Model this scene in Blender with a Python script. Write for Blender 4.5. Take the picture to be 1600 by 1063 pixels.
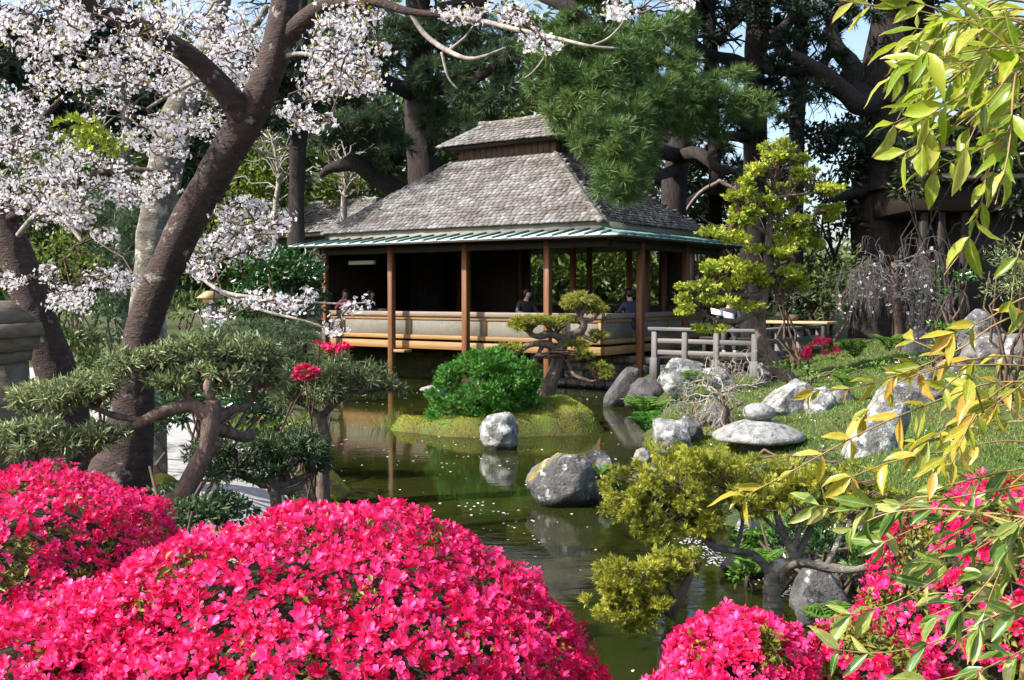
import bpy, bmesh, math, random
import numpy as np
from mathutils import Vector, Matrix, noise as mnoise

for o in list(bpy.data.objects):
    bpy.data.objects.remove(o)
scene = bpy.context.scene
COL = scene.collection
R = math.radians

# ------------------------------------------------------------------ camera
CAM_Z = 2.2
PITCH = math.atan(71.5 / 1600)
cd = bpy.data.cameras.new('camera')
cam = bpy.data.objects.new('camera', cd)
COL.objects.link(cam)
cam.location = (0, 0, CAM_Z)
cam.rotation_euler = (math.pi / 2 - PITCH, 0, 0)
cd.sensor_width = 36
cd.lens = 36
cd.clip_start = 0.05
cd.clip_end = 2000
scene.camera = cam

# ------------------------------------------------------------------ light
SUN_TO = Vector((-1.0, -0.36, 0.98)).normalized()      # direction towards the sun
world = bpy.data.worlds.new('World')
scene.world = world
world.use_nodes = True
wn = world.node_tree
wn.nodes.clear()
sky = wn.nodes.new('ShaderNodeTexSky')
sky.sky_type = 'NISHITA'
sky.sun_disc = False
sky.sun_elevation = math.asin(SUN_TO.z)
sky.sun_rotation = math.atan2(SUN_TO.x, SUN_TO.y)
sky.air_density = 1.0
sky.dust_density = 3.0
bg = wn.nodes.new('ShaderNodeBackground')
bg.inputs['Strength'].default_value = 0.145
wo = wn.nodes.new('ShaderNodeOutputWorld')
wn.links.new(sky.outputs[0], bg.inputs[0])
wn.links.new(bg.outputs[0], wo.inputs[0])

sd = bpy.data.lights.new('sun', 'SUN')
sd.energy = 4.6
sd.angle = R(0.5)
sd.color = (1.0, 0.955, 0.88)
sun = bpy.data.objects.new('sun', sd)
COL.objects.link(sun)
sun.location = (-20, -10, 25)
sun.rotation_euler = SUN_TO.to_track_quat('Z', 'Y').to_euler()

vs = scene.view_settings
vs.view_transform = 'Standard'
vs.look = 'None'
vs.exposure = 1.1
vs.gamma = 1.0
vs.use_curve_mapping = False
scene.cycles.use_denoising = True
scene.cycles.use_adaptive_sampling = True
scene.cycles.adaptive_threshold = 0.02
scene.cycles.max_bounces = 4
scene.cycles.diffuse_bounces = 2
scene.cycles.glossy_bounces = 2
scene.cycles.transmission_bounces = 3
scene.cycles.transparent_max_bounces = 4
scene.cycles.caustics_reflective = False
scene.cycles.caustics_refractive = False

# ------------------------------------------------------------------ helpers
F_PX = 1600.0
_F = np.array([0, math.cos(PITCH), -math.sin(PITCH)])
_U = np.array([0, math.sin(PITCH), math.cos(PITCH)])


def at(px, py, Y):
    """World point at depth Y seen at photograph pixel (px, py)."""
    d = _F + np.array([1.0, 0, 0]) * ((px - 800) / F_PX) - _U * ((py - 531.5) / F_PX)
    s = Y / d[1]
    return np.array([0, 0, CAM_Z]) + d * s


def unit(v):
    v = np.asarray(v, float)
    return v / np.maximum(np.linalg.norm(v, axis=-1, keepdims=True), 1e-9)


def RNG(seed):
    return np.random.default_rng(seed)


ORIG = {}


def make_mesh(name, V, faces, smooth=False):
    """faces: list of int arrays, each (m, k)."""
    me = bpy.data.meshes.new(name)
    V = np.asarray(V, np.float32)
    faces = [np.asarray(f, np.int32) for f in faces if len(f)]
    nl = sum(f.size for f in faces)
    nf = sum(len(f) for f in faces)
    me.vertices.add(len(V))
    me.vertices.foreach_set('co', V.ravel())
    me.loops.add(nl)
    me.polygons.add(nf)
    me.loops.foreach_set('vertex_index', np.concatenate([f.ravel() for f in faces]))
    tot = np.concatenate([np.full(len(f), f.shape[1], np.int32) for f in faces])
    st = np.concatenate([[0], np.cumsum(tot)[:-1]]).astype(np.int32)
    me.polygons.foreach_set('loop_start', st)
    if smooth:
        me.polygons.foreach_set('use_smooth', np.ones(nf, bool))
    me.update(calc_edges=True)
    me.validate()
    return me


class MB:
    def __init__(self):
        self.v = []
        self.f = []
        self.n = 0

    def add(self, V, *F):
        V = np.asarray(V, float).reshape(-1, 3)
        for f in F:
            f = np.asarray(f, np.int64)
            if f.size:
                self.f.append(f + self.n)
        self.v.append(V)
        self.n += len(V)
        return self

    def box(self, lo, hi, jit=0):
        x0, y0, z0 = lo
        x1, y1, z1 = hi
        V = [(x0, y0, z0), (x1, y0, z0), (x1, y1, z0), (x0, y1, z0), (x0, y0, z1), (x1, y0, z1), (x1, y1, z1), (x0, y1, z1)]
        return self.add(V, [(0, 3, 2, 1), (4, 5, 6, 7), (0, 1, 5, 4), (1, 2, 6, 5), (2, 3, 7, 6), (3, 0, 4, 7)])

    def cbox(self, lo, hi, b=0.012):
        """box with chamfered edges."""
        lo = np.array(lo, float); hi = np.array(hi, float)
        for k in range(3):
            if hi[k] < lo[k]:
                lo[k], hi[k] = hi[k], lo[k]
        b = min(b, *(0.3 * (hi - lo)))
        bm = bmesh.new()
        bmesh.ops.create_cube(bm, size=1)
        c = (lo + hi) / 2
        for v in bm.verts:
            v.co = Vector(c + np.array(v.co) * (hi - lo))
        bmesh.ops.bevel(bm, geom=list(bm.edges), offset=b, segments=1, affect='EDGES')
        return self.bm(bm)

    def bm(self, bm):
        bm.verts.index_update()
        V = [v.co[:] for v in bm.verts]
        by = {}
        for f in bm.faces:
            by.setdefault(len(f.verts), []).append([v.index for v in f.verts])
        bm.free()
        return self.add(V, *by.values())

    def hexa(self, P):
        """8 points: bottom 4 (ccw), top 4."""
        return self.add(P, [(0, 3, 2, 1), (4, 5, 6, 7), (0, 1, 5, 4), (1, 2, 6, 5), (2, 3, 7, 6), (3, 0, 4, 7)])

    def tube(self, P, rad, seg=8, wob=0.0, seed=0, cap=True):
        P = np.asarray(P, float)
        rad = np.broadcast_to(np.asarray(rad, float), (len(P),))
        T = np.gradient(P, axis=0)
        T = unit(T)
        ref = np.array([0.31, 0.77, 0.2])
        X = np.zeros_like(P)
        x = ref - T[0] * ref.dot(T[0])
        x = x / np.linalg.norm(x)
        for i in range(len(P)):
            x = x - T[i] * x.dot(T[i])
            x = x / max(np.linalg.norm(x), 1e-9)
            X[i] = x
        Yv = np.cross(T, X)
        a = np.arange(seg) * 2 * math.pi / seg
        rr = np.repeat(rad[:, None], seg, 1)
        if wob:
            g = RNG(seed + 99)
            s = np.linspace(0, 1, len(P))[:, None]
            for q in range(5):
                rr = rr * (1 + wob * g.uniform(.3, .8) * np.sin(g.integers(1, 4) * a[None] + s * g.uniform(4, 22) + g.uniform(0, 6)))
        V = P[:, None] + X[:, None] * (np.cos(a) [None, :, None] * rr[..., None]) + Yv[:, None] * (np.sin(a)[None, :, None] * rr[..., None])
        n = len(P)
        i = np.arange(n - 1)[:, None] * seg
        j = np.arange(seg)[None]
        q = np.stack([i + j, i + (j + 1) % seg, i + seg + (j + 1) % seg, i + seg + j], -1).reshape(-1, 4)
        F = [q]
        if cap and seg > 2:
            F.append(np.array([list(range(seg))[::-1]]))
            F.append(np.array([[(n - 1) * seg + k for k in range(seg)]]))
        return self.add(V.reshape(-1, 3), *F)

    def lathe(self, prof, c=(0, 0, 0), seg=24, sx=1, sy=1):
        prof = np.asarray(prof, float)
        a = np.arange(seg) * 2 * math.pi / seg
        V = np.stack([prof[:, None, 0] * np.cos(a)[None] * sx, prof[:, None, 0] * np.sin(a)[None] * sy, np.repeat(prof[:, None, 1], seg, 1)], -1) + np.array(c)
        n = len(prof)
        i = np.arange(n - 1)[:, None] * seg
        j = np.arange(seg)[None]
        q = np.stack([i + j, i + (j + 1) % seg, i + seg + (j + 1) % seg, i + seg + j], -1).reshape(-1, 4)
        return self.add(V.reshape(-1, 3), q, [list(range(seg))[::-1]], [[(n - 1) * seg + k for k in range(seg)]])

    def scatter(self, tpl, pos, M, scale):
        """Copies of template (verts, tri/quad faces) with frames M (n,3,3) whose columns are x,y,z."""
        tv, tf = tpl
        tv = np.asarray(tv, float)
        pos = np.asarray(pos, float)
        n = len(pos)
        if n == 0:
            return self
        scale = np.broadcast_to(np.asarray(scale, float), (n,))
        V = np.einsum('nij,kj->nki', M, tv) * scale[:, None, None] + pos[:, None]
        k = len(tv)
        off = (np.arange(n) * k)[:, None, None]
        F = [(np.asarray(f)[None] + off).reshape(-1, np.asarray(f).shape[1]) for f in tf]
        return self.add(V.reshape(-1, 3), *F)

    def mesh(self, name, smooth=False, origin=None):
        V = np.concatenate(self.v) if self.v else np.zeros((0, 3))
        if origin is not None:
            V = V - np.asarray(origin)
        by = {}
        for f in self.f:
            by.setdefault(f.shape[1], []).append(f)
        return make_mesh(name, V, [np.concatenate(x) for x in by.values()], smooth)

    def build(self, name, mat, parent=None, smooth=False, local=False, kind=None):
        """Link as one mesh object; vertices are world coordinates unless local."""
        org = (0, 0, 0)
        if parent is not None and not local:
            org = ORIG.get(parent.name, (0, 0, 0))
        me = self.mesh(name, smooth, org)
        me.materials.append(mat)
        o = bpy.data.objects.new(name, me)
        COL.objects.link(o)
        if parent is not None:
            o.parent = parent
            ORIG[o.name] = org
        if kind:
            o['kind'] = kind
        return o


def tag(o, label=None, cat=None, group=None, kind=None):
    if label: o['label'] = label
    if cat: o['category'] = cat
    if group: o['group'] = group
    if kind: o['kind'] = kind
    return o


def thing(name, label, cat, loc, rz=0, group=None):
    o = bpy.data.objects.new(name, None)
    o.empty_display_size = 0.2
    COL.objects.link(o)
    o.location = [float(x) for x in loc]
    o.rotation_euler = (0, 0, rz)
    ORIG[o.name] = np.array(loc, float)
    return tag(o, label, cat, group)


def catmull(P, n):
    """Resample rows of P (any columns) through a Catmull-Rom spline to about n points."""
    P = np.asarray(P, float)
    if len(P) < 3:
        t = np.linspace(0, 1, n)[:, None]
        return P[0] * (1 - t) + P[-1] * t
    Q = np.vstack([2 * P[0] - P[1], P, 2 * P[-1] - P[-2]])
    out = []
    per = max(2, n // (len(P) - 1))
    for i in range(1, len(Q) - 2):
        t = np.linspace(0, 1, per, endpoint=False)[:, None]
        a, b, c, d = Q[i - 1], Q[i], Q[i + 1], Q[i + 2]
        out.append(.5 * (2 * b + (c - a) * t + (2 * a - 5 * b + 4 * c - d) * t * t + (3 * b - a - 3 * c + d) * t ** 3))
    out.append(P[-1:])
    return np.concatenate(out)


def limb(pts, n=24):
    """pts: (px, py, Y, radius_px) -> world points and radii, smoothed."""
    W = []
    for px, py, Y, r in pts:
        W.append(list(at(px, py, Y)) + [r * Y / F_PX])
    Q = catmull(W, n)
    return Q[:, :3], np.maximum(Q[:, 3], .002)


def frames(nrm, rng, tilt=0.0):
    nrm = unit(nrm)
    if tilt:
        nrm = unit(nrm + tilt * rng.normal(size=nrm.shape))
    x = unit(np.cross(nrm, rng.normal(size=nrm.shape)))
    y = np.cross(nrm, x)
    return np.stack([x, y, nrm], -1)


def frames_yz(y, z):
    """Frame whose y column follows y and whose z is close to z."""
    y = unit(y)
    x = unit(np.cross(y, z))
    z = np.cross(x, y)
    return np.stack([x, y, z], -1)


def cloud(rng, c, r, n, k=12, cr=0.35, lo=0.45):
    """n points in k sub-clumps through an ellipsoid; returns positions and outward normals."""
    c = np.asarray(c, float); r = np.asarray(r, float)
    d = unit(rng.normal(size=(k, 3)))
    cent = d * (rng.uniform(lo, 1, k) ** .6 * np.where(rng.uniform(size=k) < .22, rng.uniform(1.05, 1.32, k), 1.0))[:, None] * (1 - cr * .6)
    i = rng.integers(k, size=n)
    dd = unit(rng.normal(size=(n, 3)))
    cs = rng.uniform(.6, 1.3, k)
    p = cent[i] + dd * (rng.uniform(0, 1, n) ** .4 * cs[i])[:, None] * cr
    nrm = unit(dd * .8 + p * .7 + np.array([0, 0, .35]))
    return c + p * r, nrm


# templates -------------------------------------------------------------
def T_leaf(w=.45, fold=.12, bend=.15):
    return (np.array([(0, 0, 0), (-w / 2, .5, fold), (w / 2, .5, fold), (0, 1, -bend)]), [np.array([(0, 3, 1), (0, 2, 3)])])


def T_needles(rng, n=12, w=.035, spread=.9):
    V, F = [], []
    for i in range(n):
        a = rng.uniform(0, 2 * math.pi)
        s = spread * rng.uniform(.15, 1) ** .7
        d = unit(np.array([math.cos(a) * s, math.sin(a) * s, 1.0 - .35 * s]))
        L = rng.uniform(.7, 1.1)
        side = unit(np.cross(d, rng.normal(size=3))) * w
        b = d * rng.uniform(0, .12)
        k = len(V)
        V += [b - side, b + side, d * L]
        F.append((k, k + 1, k + 2))
    return (np.array(V), [np.array(F)])


def T_spray(rng, n=7, w=.13, fan=2.0):
    """flat scale-leaf fan in the xy plane along +y."""
    V, F = [], []
    for i in range(n):
        t = i / max(1, n - 1)
        a = (t - .5) * fan + rng.normal() * .1
        y0 = .05 + .25 * (1 - abs(t - .5) * 2)
        L = .45 + .35 * (1 - abs(t - .5) * 2) + rng.uniform(-.1, .1)
        d = np.array([math.sin(a), math.cos(a), rng.normal() * .18])
        sv = np.array([math.cos(a), -math.sin(a), 0]) * w
        b = np.array([0, y0, 0])
        k = len(V)
        V += [b, b + d * L * .6 - sv, b + d * L, b + d * L * .6 + sv]
        F.append((k, k + 1, k + 2, k + 3))
    return (np.array(V), [np.array(F)])


def T_flower(rng, n=5, cup=.25, w=.55, notch=.0, fine=False):
    V, F3 = [], []
    for i in range(n):
        a = i * 2 * math.pi / n + rng.normal() * .09
        tilt = cup + rng.normal() * .16
        L = rng.uniform(.88, 1.08)
        d = np.array([math.cos(a), math.sin(a), 0])
        s = np.array([-math.sin(a), math.cos(a), 0])
        up = np.array([0, 0, 1.0])
        ww = w * rng.uniform(.85, 1.12)
        def p(t, sx, lift=0):
            curl = tilt * t - .55 * max(0, t - .55) ** 1.2
            return d * t * L + s * sx * ww + up * (curl + lift)
        k = len(V)
        if fine:
            j = lambda: rng.normal() * .05
            V += [p(.05, 0), p(.5, -.38, .06 + j()), p(.5, .38, .06 + j()), p(.85, -.36, .02 + j()), p(.85, .36, .02 + j()), p(1.06, 0, -.02 + j()), p(.55, 0, -.05)]
            F3 += [(k, k + 6, k + 1), (k, k + 2, k + 6), (k + 1, k + 6, k + 3), (k + 6, k + 2, k + 4), (k + 3, k + 6, k + 5), (k + 6, k + 4, k + 5)]
        else:
            V += [p(.05, 0), p(.62, -.45, .04), p(.62, .45, .04), p(1.0, 0)]
            F3 += [(k, k + 3, k + 1), (k, k + 2, k + 3)]
    return (np.array(V), [np.array(F3)])


# ------------------------------------------------------------------ materials
def nodemat(name):
    m = bpy.data.materials.new(name)
    m.use_nodes = True
    nt = m.node_tree
    nt.nodes.clear()
    out = nt.nodes.new('ShaderNodeOutputMaterial')
    return m, nt, out


def N(nt, typ, **kw):
    n = nt.nodes.new(typ)
    for k, v in kw.items():
        setattr(n, k, v)
    return n


def ramp(nt, stops, interp='LINEAR'):
    r = N(nt, 'ShaderNodeValToRGB')
    cr = r.color_ramp
    cr.interpolation = interp
    while len(cr.elements) < len(stops):
        cr.elements.new(.5)
    for e, (p, c) in zip(cr.elements, stops):
        e.position = p
        e.color = (*c, 1) if len(c) == 3 else c
    return r


def coords(nt, scale=(1, 1, 1), kind='Object', rot=(0, 0, 0)):
    tc = N(nt, 'ShaderNodeTexCoord')
    mp = N(nt, 'ShaderNodeMapping')
    mp.inputs['Scale'].default_value = scale
    mp.inputs['Rotation'].default_value = rot
    nt.links.new(tc.outputs[kind], mp.inputs[0])
    return mp.outputs[0]


def noise_tex(nt, vec, scale, detail=4, rough=.55, dist=0):
    n = N(nt, 'ShaderNodeTexNoise')
    n.inputs['Scale'].default_value = scale
    n.inputs['Detail'].default_value = detail
    n.inputs['Roughness'].default_value = rough
    n.inputs['Distortion'].default_value = dist
    nt.links.new(vec, n.inputs['Vector'])
    return n


def mixc(nt, fac, a, b, blend='MIX'):
    m = N(nt, 'ShaderNodeMix', data_type='RGBA', blend_type=blend)
    for k, v in ((0, fac), (6, a), (7, b)):
        if hasattr(v, 'default_value') or hasattr(v, 'is_linked'):
            nt.links.new(v, m.inputs[k])
        elif isinstance(v, (int, float)):
            m.inputs[k].default_value = v
        else:
            m.inputs[k].default_value = (*v, 1)
    return m.outputs[2]


def math_n(nt, op, a, b=None, clamp=False):
    m = N(nt, 'ShaderNodeMath', operation=op, use_clamp=clamp)
    for k, v in ((0, a), (1, b)):
        if v is None: continue
        if isinstance(v, (int, float)):
            m.inputs[k].default_value = v
        else:
            nt.links.new(v, m.inputs[k])
    return m.outputs[0]


def M_leaf(name, cols, trans=.35, rough=.5, nscale=1.5, spec=.35, per='island', nmix=.45, tcol=None, rib=None):
    """foliage: colour by random leaf + soft noise through the plant; partly translucent."""
    m, nt, out = nodemat(name)
    if per == 'island':
        rnd = N(nt, 'ShaderNodeNewGeometry').outputs['Random Per Island']
    else:
        rnd = N(nt, 'ShaderNodeObjectInfo').outputs['Random']
    nz = noise_tex(nt, coords(nt), nscale, 2).outputs[0]
    nz2 = math_n(nt, 'MULTIPLY_ADD', nz, 2.0)
    nt.nodes[-1].inputs[2].default_value = -.5
    f = N(nt, 'ShaderNodeMix', data_type='FLOAT')
    f.inputs[0].default_value = nmix
    nt.links.new(rnd, f.inputs[2])
    nt.links.new(nz2, f.inputs[3])
    stops = [(i / (len(cols) - 1), c) for i, c in enumerate(cols)]
    rp = ramp(nt, stops)
    nt.links.new(f.outputs[0], rp.inputs[0])
    p = N(nt, 'ShaderNodeBsdfPrincipled')
    p.inputs['Roughness'].default_value = rough
    p.inputs['Specular IOR Level'].default_value = spec
    if rib is not None:
        # pale midrib along the leaf's own axis, blotches, and a browned tip
        tcn = N(nt, 'ShaderNodeTexCoord')
        sp = N(nt, 'ShaderNodeSeparateXYZ')
        nt.links.new(tcn.outputs['Object'], sp.inputs[0])
        ax = math_n(nt, 'ABSOLUTE', sp.outputs[0])
        rr_ = ramp(nt, [(.006, (1, 1, 1)), (.02, (0, 0, 0))])
        nt.links.new(ax, rr_.inputs[0])
        bl = noise_tex(nt, tcn.outputs['Object'], 9, 3, .6)
        rb_ = ramp(nt, [(.35, (.72, .78, .7)), (.65, (1.12, 1.08, 1.0))])
        nt.links.new(bl.outputs[0], rb_.inputs[0])
        c1_ = mixc(nt, 1.0, rp.outputs[0], rb_.outputs[0], 'MULTIPLY')
        tipf = math_n(nt, 'MULTIPLY_ADD', bl.outputs[0], .35)
        nt.nodes[-1].inputs[2].default_value = -.17
        tipv = math_n(nt, 'ADD', sp.outputs[1], tipf)
        rt_ = ramp(nt, [(.82, (0, 0, 0)), (1.0, (.65, .65, .65))])
        nt.links.new(tipv, rt_.inputs[0])
        c2_ = mixc(nt, rt_.outputs[0], c1_, (.42, .15, .04))
        c3_ = mixc(nt, math_n(nt, 'MULTIPLY', rr_.outputs[0], .6), c2_, rib)
        rp_out = c3_
    else:
        rp_out = rp.outputs[0]
    nt.links.new(rp_out, p.inputs['Base Color'])
    t = N(nt, 'ShaderNodeBsdfTranslucent')
    if tcol is None:
        nt.links.new(rp_out, t.inputs[0])
    else:
        c = mixc(nt, 1.0, rp.outputs[0], tcol, 'MULTIPLY')
        nt.links.new(c, t.inputs[0])
    mx = N(nt, 'ShaderNodeMixShader')
    mx.inputs[0].default_value = trans
    nt.links.new(p.outputs[0], mx.inputs[1])
    nt.links.new(t.outputs[0], mx.inputs[2])
    nt.links.new(mx.outputs[0], out.inputs[0])
    return m


def M_surf(name, c1, c2, scale=(4, 4, 4), nscale=3.0, rough=.7, bump=.3, spots=None, spot_scale=6, spot_cut=(.55, .62), c3=None, moss=None, moss_cut=(.5, .6), moss_scale=3,
           moss_up=True, detail=6, spec=.4, bdist=.02, metallic=0, wet=False):
    """two-tone noise surface with optional lichen spots and moss (each with its own noise shape)."""
    m, nt, out = nodemat(name)
    v = coords(nt, scale)
    n1 = noise_tex(nt, v, nscale, detail, .6)
    stops = [(.3, c1), (.7, c2)] if c3 is None else [(.25, c1), (.5, c3), (.75, c2)]
    rp = ramp(nt, stops)
    nt.links.new(n1.outputs[0], rp.inputs[0])
    col = rp.outputs[0]
    vo = coords(nt)
    if spots is not None:
        n2 = noise_tex(nt, vo, spot_scale, 5, .65)
        r2 = ramp(nt, [(spot_cut[0], (0, 0, 0)), (spot_cut[1], (1, 1, 1))])
        nt.links.new(n2.outputs[0], r2.inputs[0])
        col = mixc(nt, r2.outputs[0], col, spots)
    if moss is not None:
        n3 = noise_tex(nt, vo, moss_scale, 4, .6)
        fac = n3.outputs[0]
        if moss_up:
            g = N(nt, 'ShaderNodeNewGeometry')
            sx = N(nt, 'ShaderNodeSeparateXYZ')
            nt.links.new(g.outputs['Normal'], sx.inputs[0])
            u = math_n(nt, 'MULTIPLY', sx.outputs[2], .22)
            fac = math_n(nt, 'ADD', fac, u)
        r3 = ramp(nt, [(moss_cut[0], (0, 0, 0)), (moss_cut[1], (1, 1, 1))])
        nt.links.new(fac, r3.inputs[0])
        n4 = noise_tex(nt, vo, 14, 3)
        mc = mixc(nt, n4.outputs[0], tuple(.55 * x for x in moss), moss)
        col = mixc(nt, r3.outputs[0], col, mc)
    if wet:
        # damp, algae-dark band just above the water line
        gp = N(nt, 'ShaderNodeNewGeometry')
        sz = N(nt, 'ShaderNodeSeparateXYZ')
        nt.links.new(gp.outputs['Position'], sz.inputs[0])
        nw = noise_tex(nt, vo, 6, 3)
        hz = math_n(nt, 'SUBTRACT', sz.outputs[2], math_n(nt, 'MULTIPLY', nw.outputs[0], .10))
        rw = ramp(nt, [(0.0, (1, 1, 1)), (.05, (0, 0, 0))])
        nt.links.new(hz, rw.inputs[0])
        col = mixc(nt, rw.outputs[0], col, (.022, .022, .014))
    p = N(nt, 'ShaderNodeBsdfPrincipled')
    p.inputs['Roughness'].default_value = rough
    p.inputs['Specular IOR Level'].default_value = spec
    p.inputs['Metallic'].default_value = metallic
    nt.links.new(col, p.inputs['Base Color'])
    if bump:
        nb = noise_tex(nt, v, nscale * 3, 6, .65)
        b = N(nt, 'ShaderNodeBump')
        b.inputs['Strength'].default_value = bump
        b.inputs['Distance'].default_value = bdist
        nt.links.new(nb.outputs[0], b.inputs['Height'])
        nt.links.new(b.outputs[0], p.inputs['Normal'])
    nt.links.new(p.outputs[0], out.inputs[0])
    return m


def M_wood(name, c1, c2, axis=2, rough=.65, c3=None, bump=.25, g=30):
    s = [g, g, g]
    s[axis] = g * .05
    return M_surf(name, c1, c2, scale=tuple(x / 6 for x in s), nscale=3, rough=rough, bump=bump, c3=c3, bdist=.006)

MAT = {}
MAT['ground'] = M_surf('ground_soil', (.035, .03, .015), (.09, .085, .03), nscale=2.2, scale=(1, 1, 1), rough=.95, bump=1.0, bdist=.08, moss=(.05, .085, .016), moss_cut=(.62, .78), moss_scale=1.4)
MAT['moss'] = M_surf('moss_ground', (.05, .045, .014), (.12, .12, .02), nscale=2.5, scale=(1, 1, 1), rough=.95, bump=.7, bdist=.03, moss=(.09, .17, .02), moss_cut=(.6, .8), moss_scale=2.2)
MAT['path'] = M_surf('path_gravel', (.26, .25, .235), (.42, .41, .39), nscale=3, scale=(3, 3, 3), rough=.9, bump=.3)
MAT['post_wood'] = M_wood('post_wood', (.075, .028, .010), (.21, .085, .030), 2)
MAT['rail_top'] = M_wood('weathered_rail', (.15, .115, .09), (.27, .215, .17), 0)
MAT['gold_wood'] = M_wood('golden_wood', (.21, .11, .04), (.34, .20, .078), 0)
MAT['gold_wood_v'] = M_wood('golden_wood_upright', (.21, .11, .036), (.33, .185, .065), 2)
MAT['panel'] = M_surf('panel_grey', (.135, .125, .10), (.18, .168, .138), scale=(3, 3, 3), nscale=4, rough=.85, bump=.1)
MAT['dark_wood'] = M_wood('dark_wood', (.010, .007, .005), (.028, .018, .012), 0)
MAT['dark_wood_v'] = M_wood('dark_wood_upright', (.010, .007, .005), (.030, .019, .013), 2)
MAT['board'] = M_wood('cupola_board', (.035, .02, .015), (.10, .055, .038), 2)
MAT['grey_wood'] = M_wood('grey_rail_wood', (.065, .062, .06), (.165, .157, .15), 0)
MAT['grey_wood_v'] = M_wood('grey_post_wood', (.06, .057, .055), (.155, .147, .14), 2)
MAT['fascia'] = M_wood('fascia_wood', (.13, .13, .105), (.22, .215, .18), 0)
MAT['tan_top'] = M_wood('table_top_wood', (.38, .25, .12), (.50, .34, .18), 0)


def M_shingle(name, cols, per):
    m, nt, out = nodemat(name)
    if per == 'island':
        rnd = N(nt, 'ShaderNodeNewGeometry').outputs['Random Per Island']
    else:
        rnd = N(nt, 'ShaderNodeObjectInfo').outputs['Random']
    rp = ramp(nt, [(i / (len(cols) - 1), c) for i, c in enumerate(cols)])
    nt.links.new(rnd, rp.inputs[0])
    tc = N(nt, 'ShaderNodeNewGeometry')
    mp = N(nt, 'ShaderNodeMapping')
    mp.inputs['Rotation'].default_value = (0, 0, .617)
    mp.inputs['Scale'].default_value = (.8, 1.2, 3.5)
    nt.links.new(tc.outputs['Position'], mp.inputs[0])
    nz = noise_tex(nt, mp.outputs[0], 1.3, 4, .6)
    r2 = ramp(nt, [(.38, (.52, .48, .45)), (.62, (1.05, 1.05, 1.05))])
    nt.links.new(nz.outputs[0], r2.inputs[0])
    col = mixc(nt, 1.0, rp.outputs[0], r2.outputs[0], 'MULTIPLY')
    n3 = noise_tex(nt, mp.outputs[0], 14, 4, .7)
    r3 = ramp(nt, [(.6, (0, 0, 0)), (.72, (1, 1, 1))])
    nt.links.new(n3.outputs[0], r3.inputs[0])
    f3 = math_n(nt, 'MULTIPLY', r3.outputs[0], .5)
    col = mixc(nt, f3, col, (.34, .36, .33))
    p = N(nt, 'ShaderNodeBsdfPrincipled')
    p.inputs['Roughness'].default_value = .85
    nt.links.new(col, p.inputs['Base Color'])
    nt.links.new(p.outputs[0], out.inputs[0])
    return m


SH = [(.092, .084, .078), (.138, .131, .127), (.168, .163, .160), (.225, .22, .218)]
MAT['shingle'] = M_shingle('roof_shingle', SH, 'island')
MAT['shingle_o'] = M_shingle('roof_shingle_single', SH, 'object')
MAT['copper'] = M_surf('verdigris_copper', (.36, .43, .415), (.50, .555, .545), scale=(2, 2, 2), nscale=4, rough=.45, bump=.08, spec=.5)
MAT['seam'] = M_surf('copper_seam', (.03, .10, .09), (.07, .17, .15), scale=(2, 2, 2), nscale=4, rough=.5, bump=.1)
MAT['white'] = M_surf('white_paint', (.66, .64, .58), (.75, .73, .68), nscale=3, rough=.6, bump=.05)

STONE_ARGS = dict(scale=(1, 1, 1), rough=.9, bump=1.0, bdist=.04, wet=True)
MAT['stone_pale'] = M_surf('pale_lichen_stone', (.055, .055, .05), (.34, .34, .325), nscale=8, spots=(.50, .51, .49), spot_scale=6, spot_cut=(.52, .58), **STONE_ARGS)
MAT['stone_grey'] = M_surf('grey_stone', (.045, .043, .045), (.20, .19, .185), nscale=7, spots=(.36, .37, .34), spot_scale=8, spot_cut=(.57, .62), **STONE_ARGS)
MAT['stone_moss'] = M_surf('mossy_stone', (.045, .043, .043), (.20, .19, .18), nscale=8, spots=(.45, .47, .45), spot_scale=7, spot_cut=(.58, .62), moss=(.30, .24, .02), moss_cut=(.70, .76), moss_scale=3.0, **STONE_ARGS)
MAT['stone_dark'] = M_surf('dark_stone', (.03, .03, .033), (.115, .105, .105), nscale=4, **STONE_ARGS)
MAT['stone_moss_heavy'] = M_surf('moss_covered_stone', (.08, .07, .05), (.2, .19, .16), nscale=6, moss=(.26, .22, .02), moss_cut=(.46, .56), moss_scale=3.0, **STONE_ARGS)
MAT['lantern'] = M_surf('lantern_granite', (.13, .13, .125), (.40, .40, .385), nscale=12, spots=(.09, .09, .08), spot_scale=7, spot_cut=(.58, .63), moss=(.30, .25, .10), moss_cut=(.74, .80), moss_scale=5, moss_up=False, **STONE_ARGS)
MAT['lantern_old'] = M_surf('weathered_lantern', (.10, .08, .06), (.22, .18, .135), scale=(1, 1, 6), nscale=4, rough=.9, bump=.5, moss=(.25, .17, .05), moss_cut=(.62, .75), moss_scale=4, moss_up=False)
MAT['pine_bark'] = M_surf('pine_bark', (.012, .009, .009), (.055, .04, .037), scale=(9, 9, 2), nscale=2.2, rough=.95, bump=1.0, bdist=.04)
MAT['dark_bark'] = M_surf('dark_bark', (.010, .008, .008), (.045, .034, .03), scale=(7, 7, 2), nscale=2.2, rough=.95, bump=1.0, bdist=.04)
MAT['cherry_bark'] = M_surf('cherry_bark', (.016, .009, .008), (.062, .034, .027), scale=(5, 5, 11), nscale=2.2, rough=.8, bump=.9, bdist=.02, spots=(.24, .23, .20), spot_scale=9, spot_cut=(.60, .70))
MAT['grey_bark'] = M_surf('mossy_grey_bark', (.06, .052, .042), (.2, .18, .15), scale=(4, 4, 14), nscale=2, rough=.9, bump=.8, spots=(.34, .33, .28), spot_scale=8, spot_cut=(.55, .62))
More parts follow.
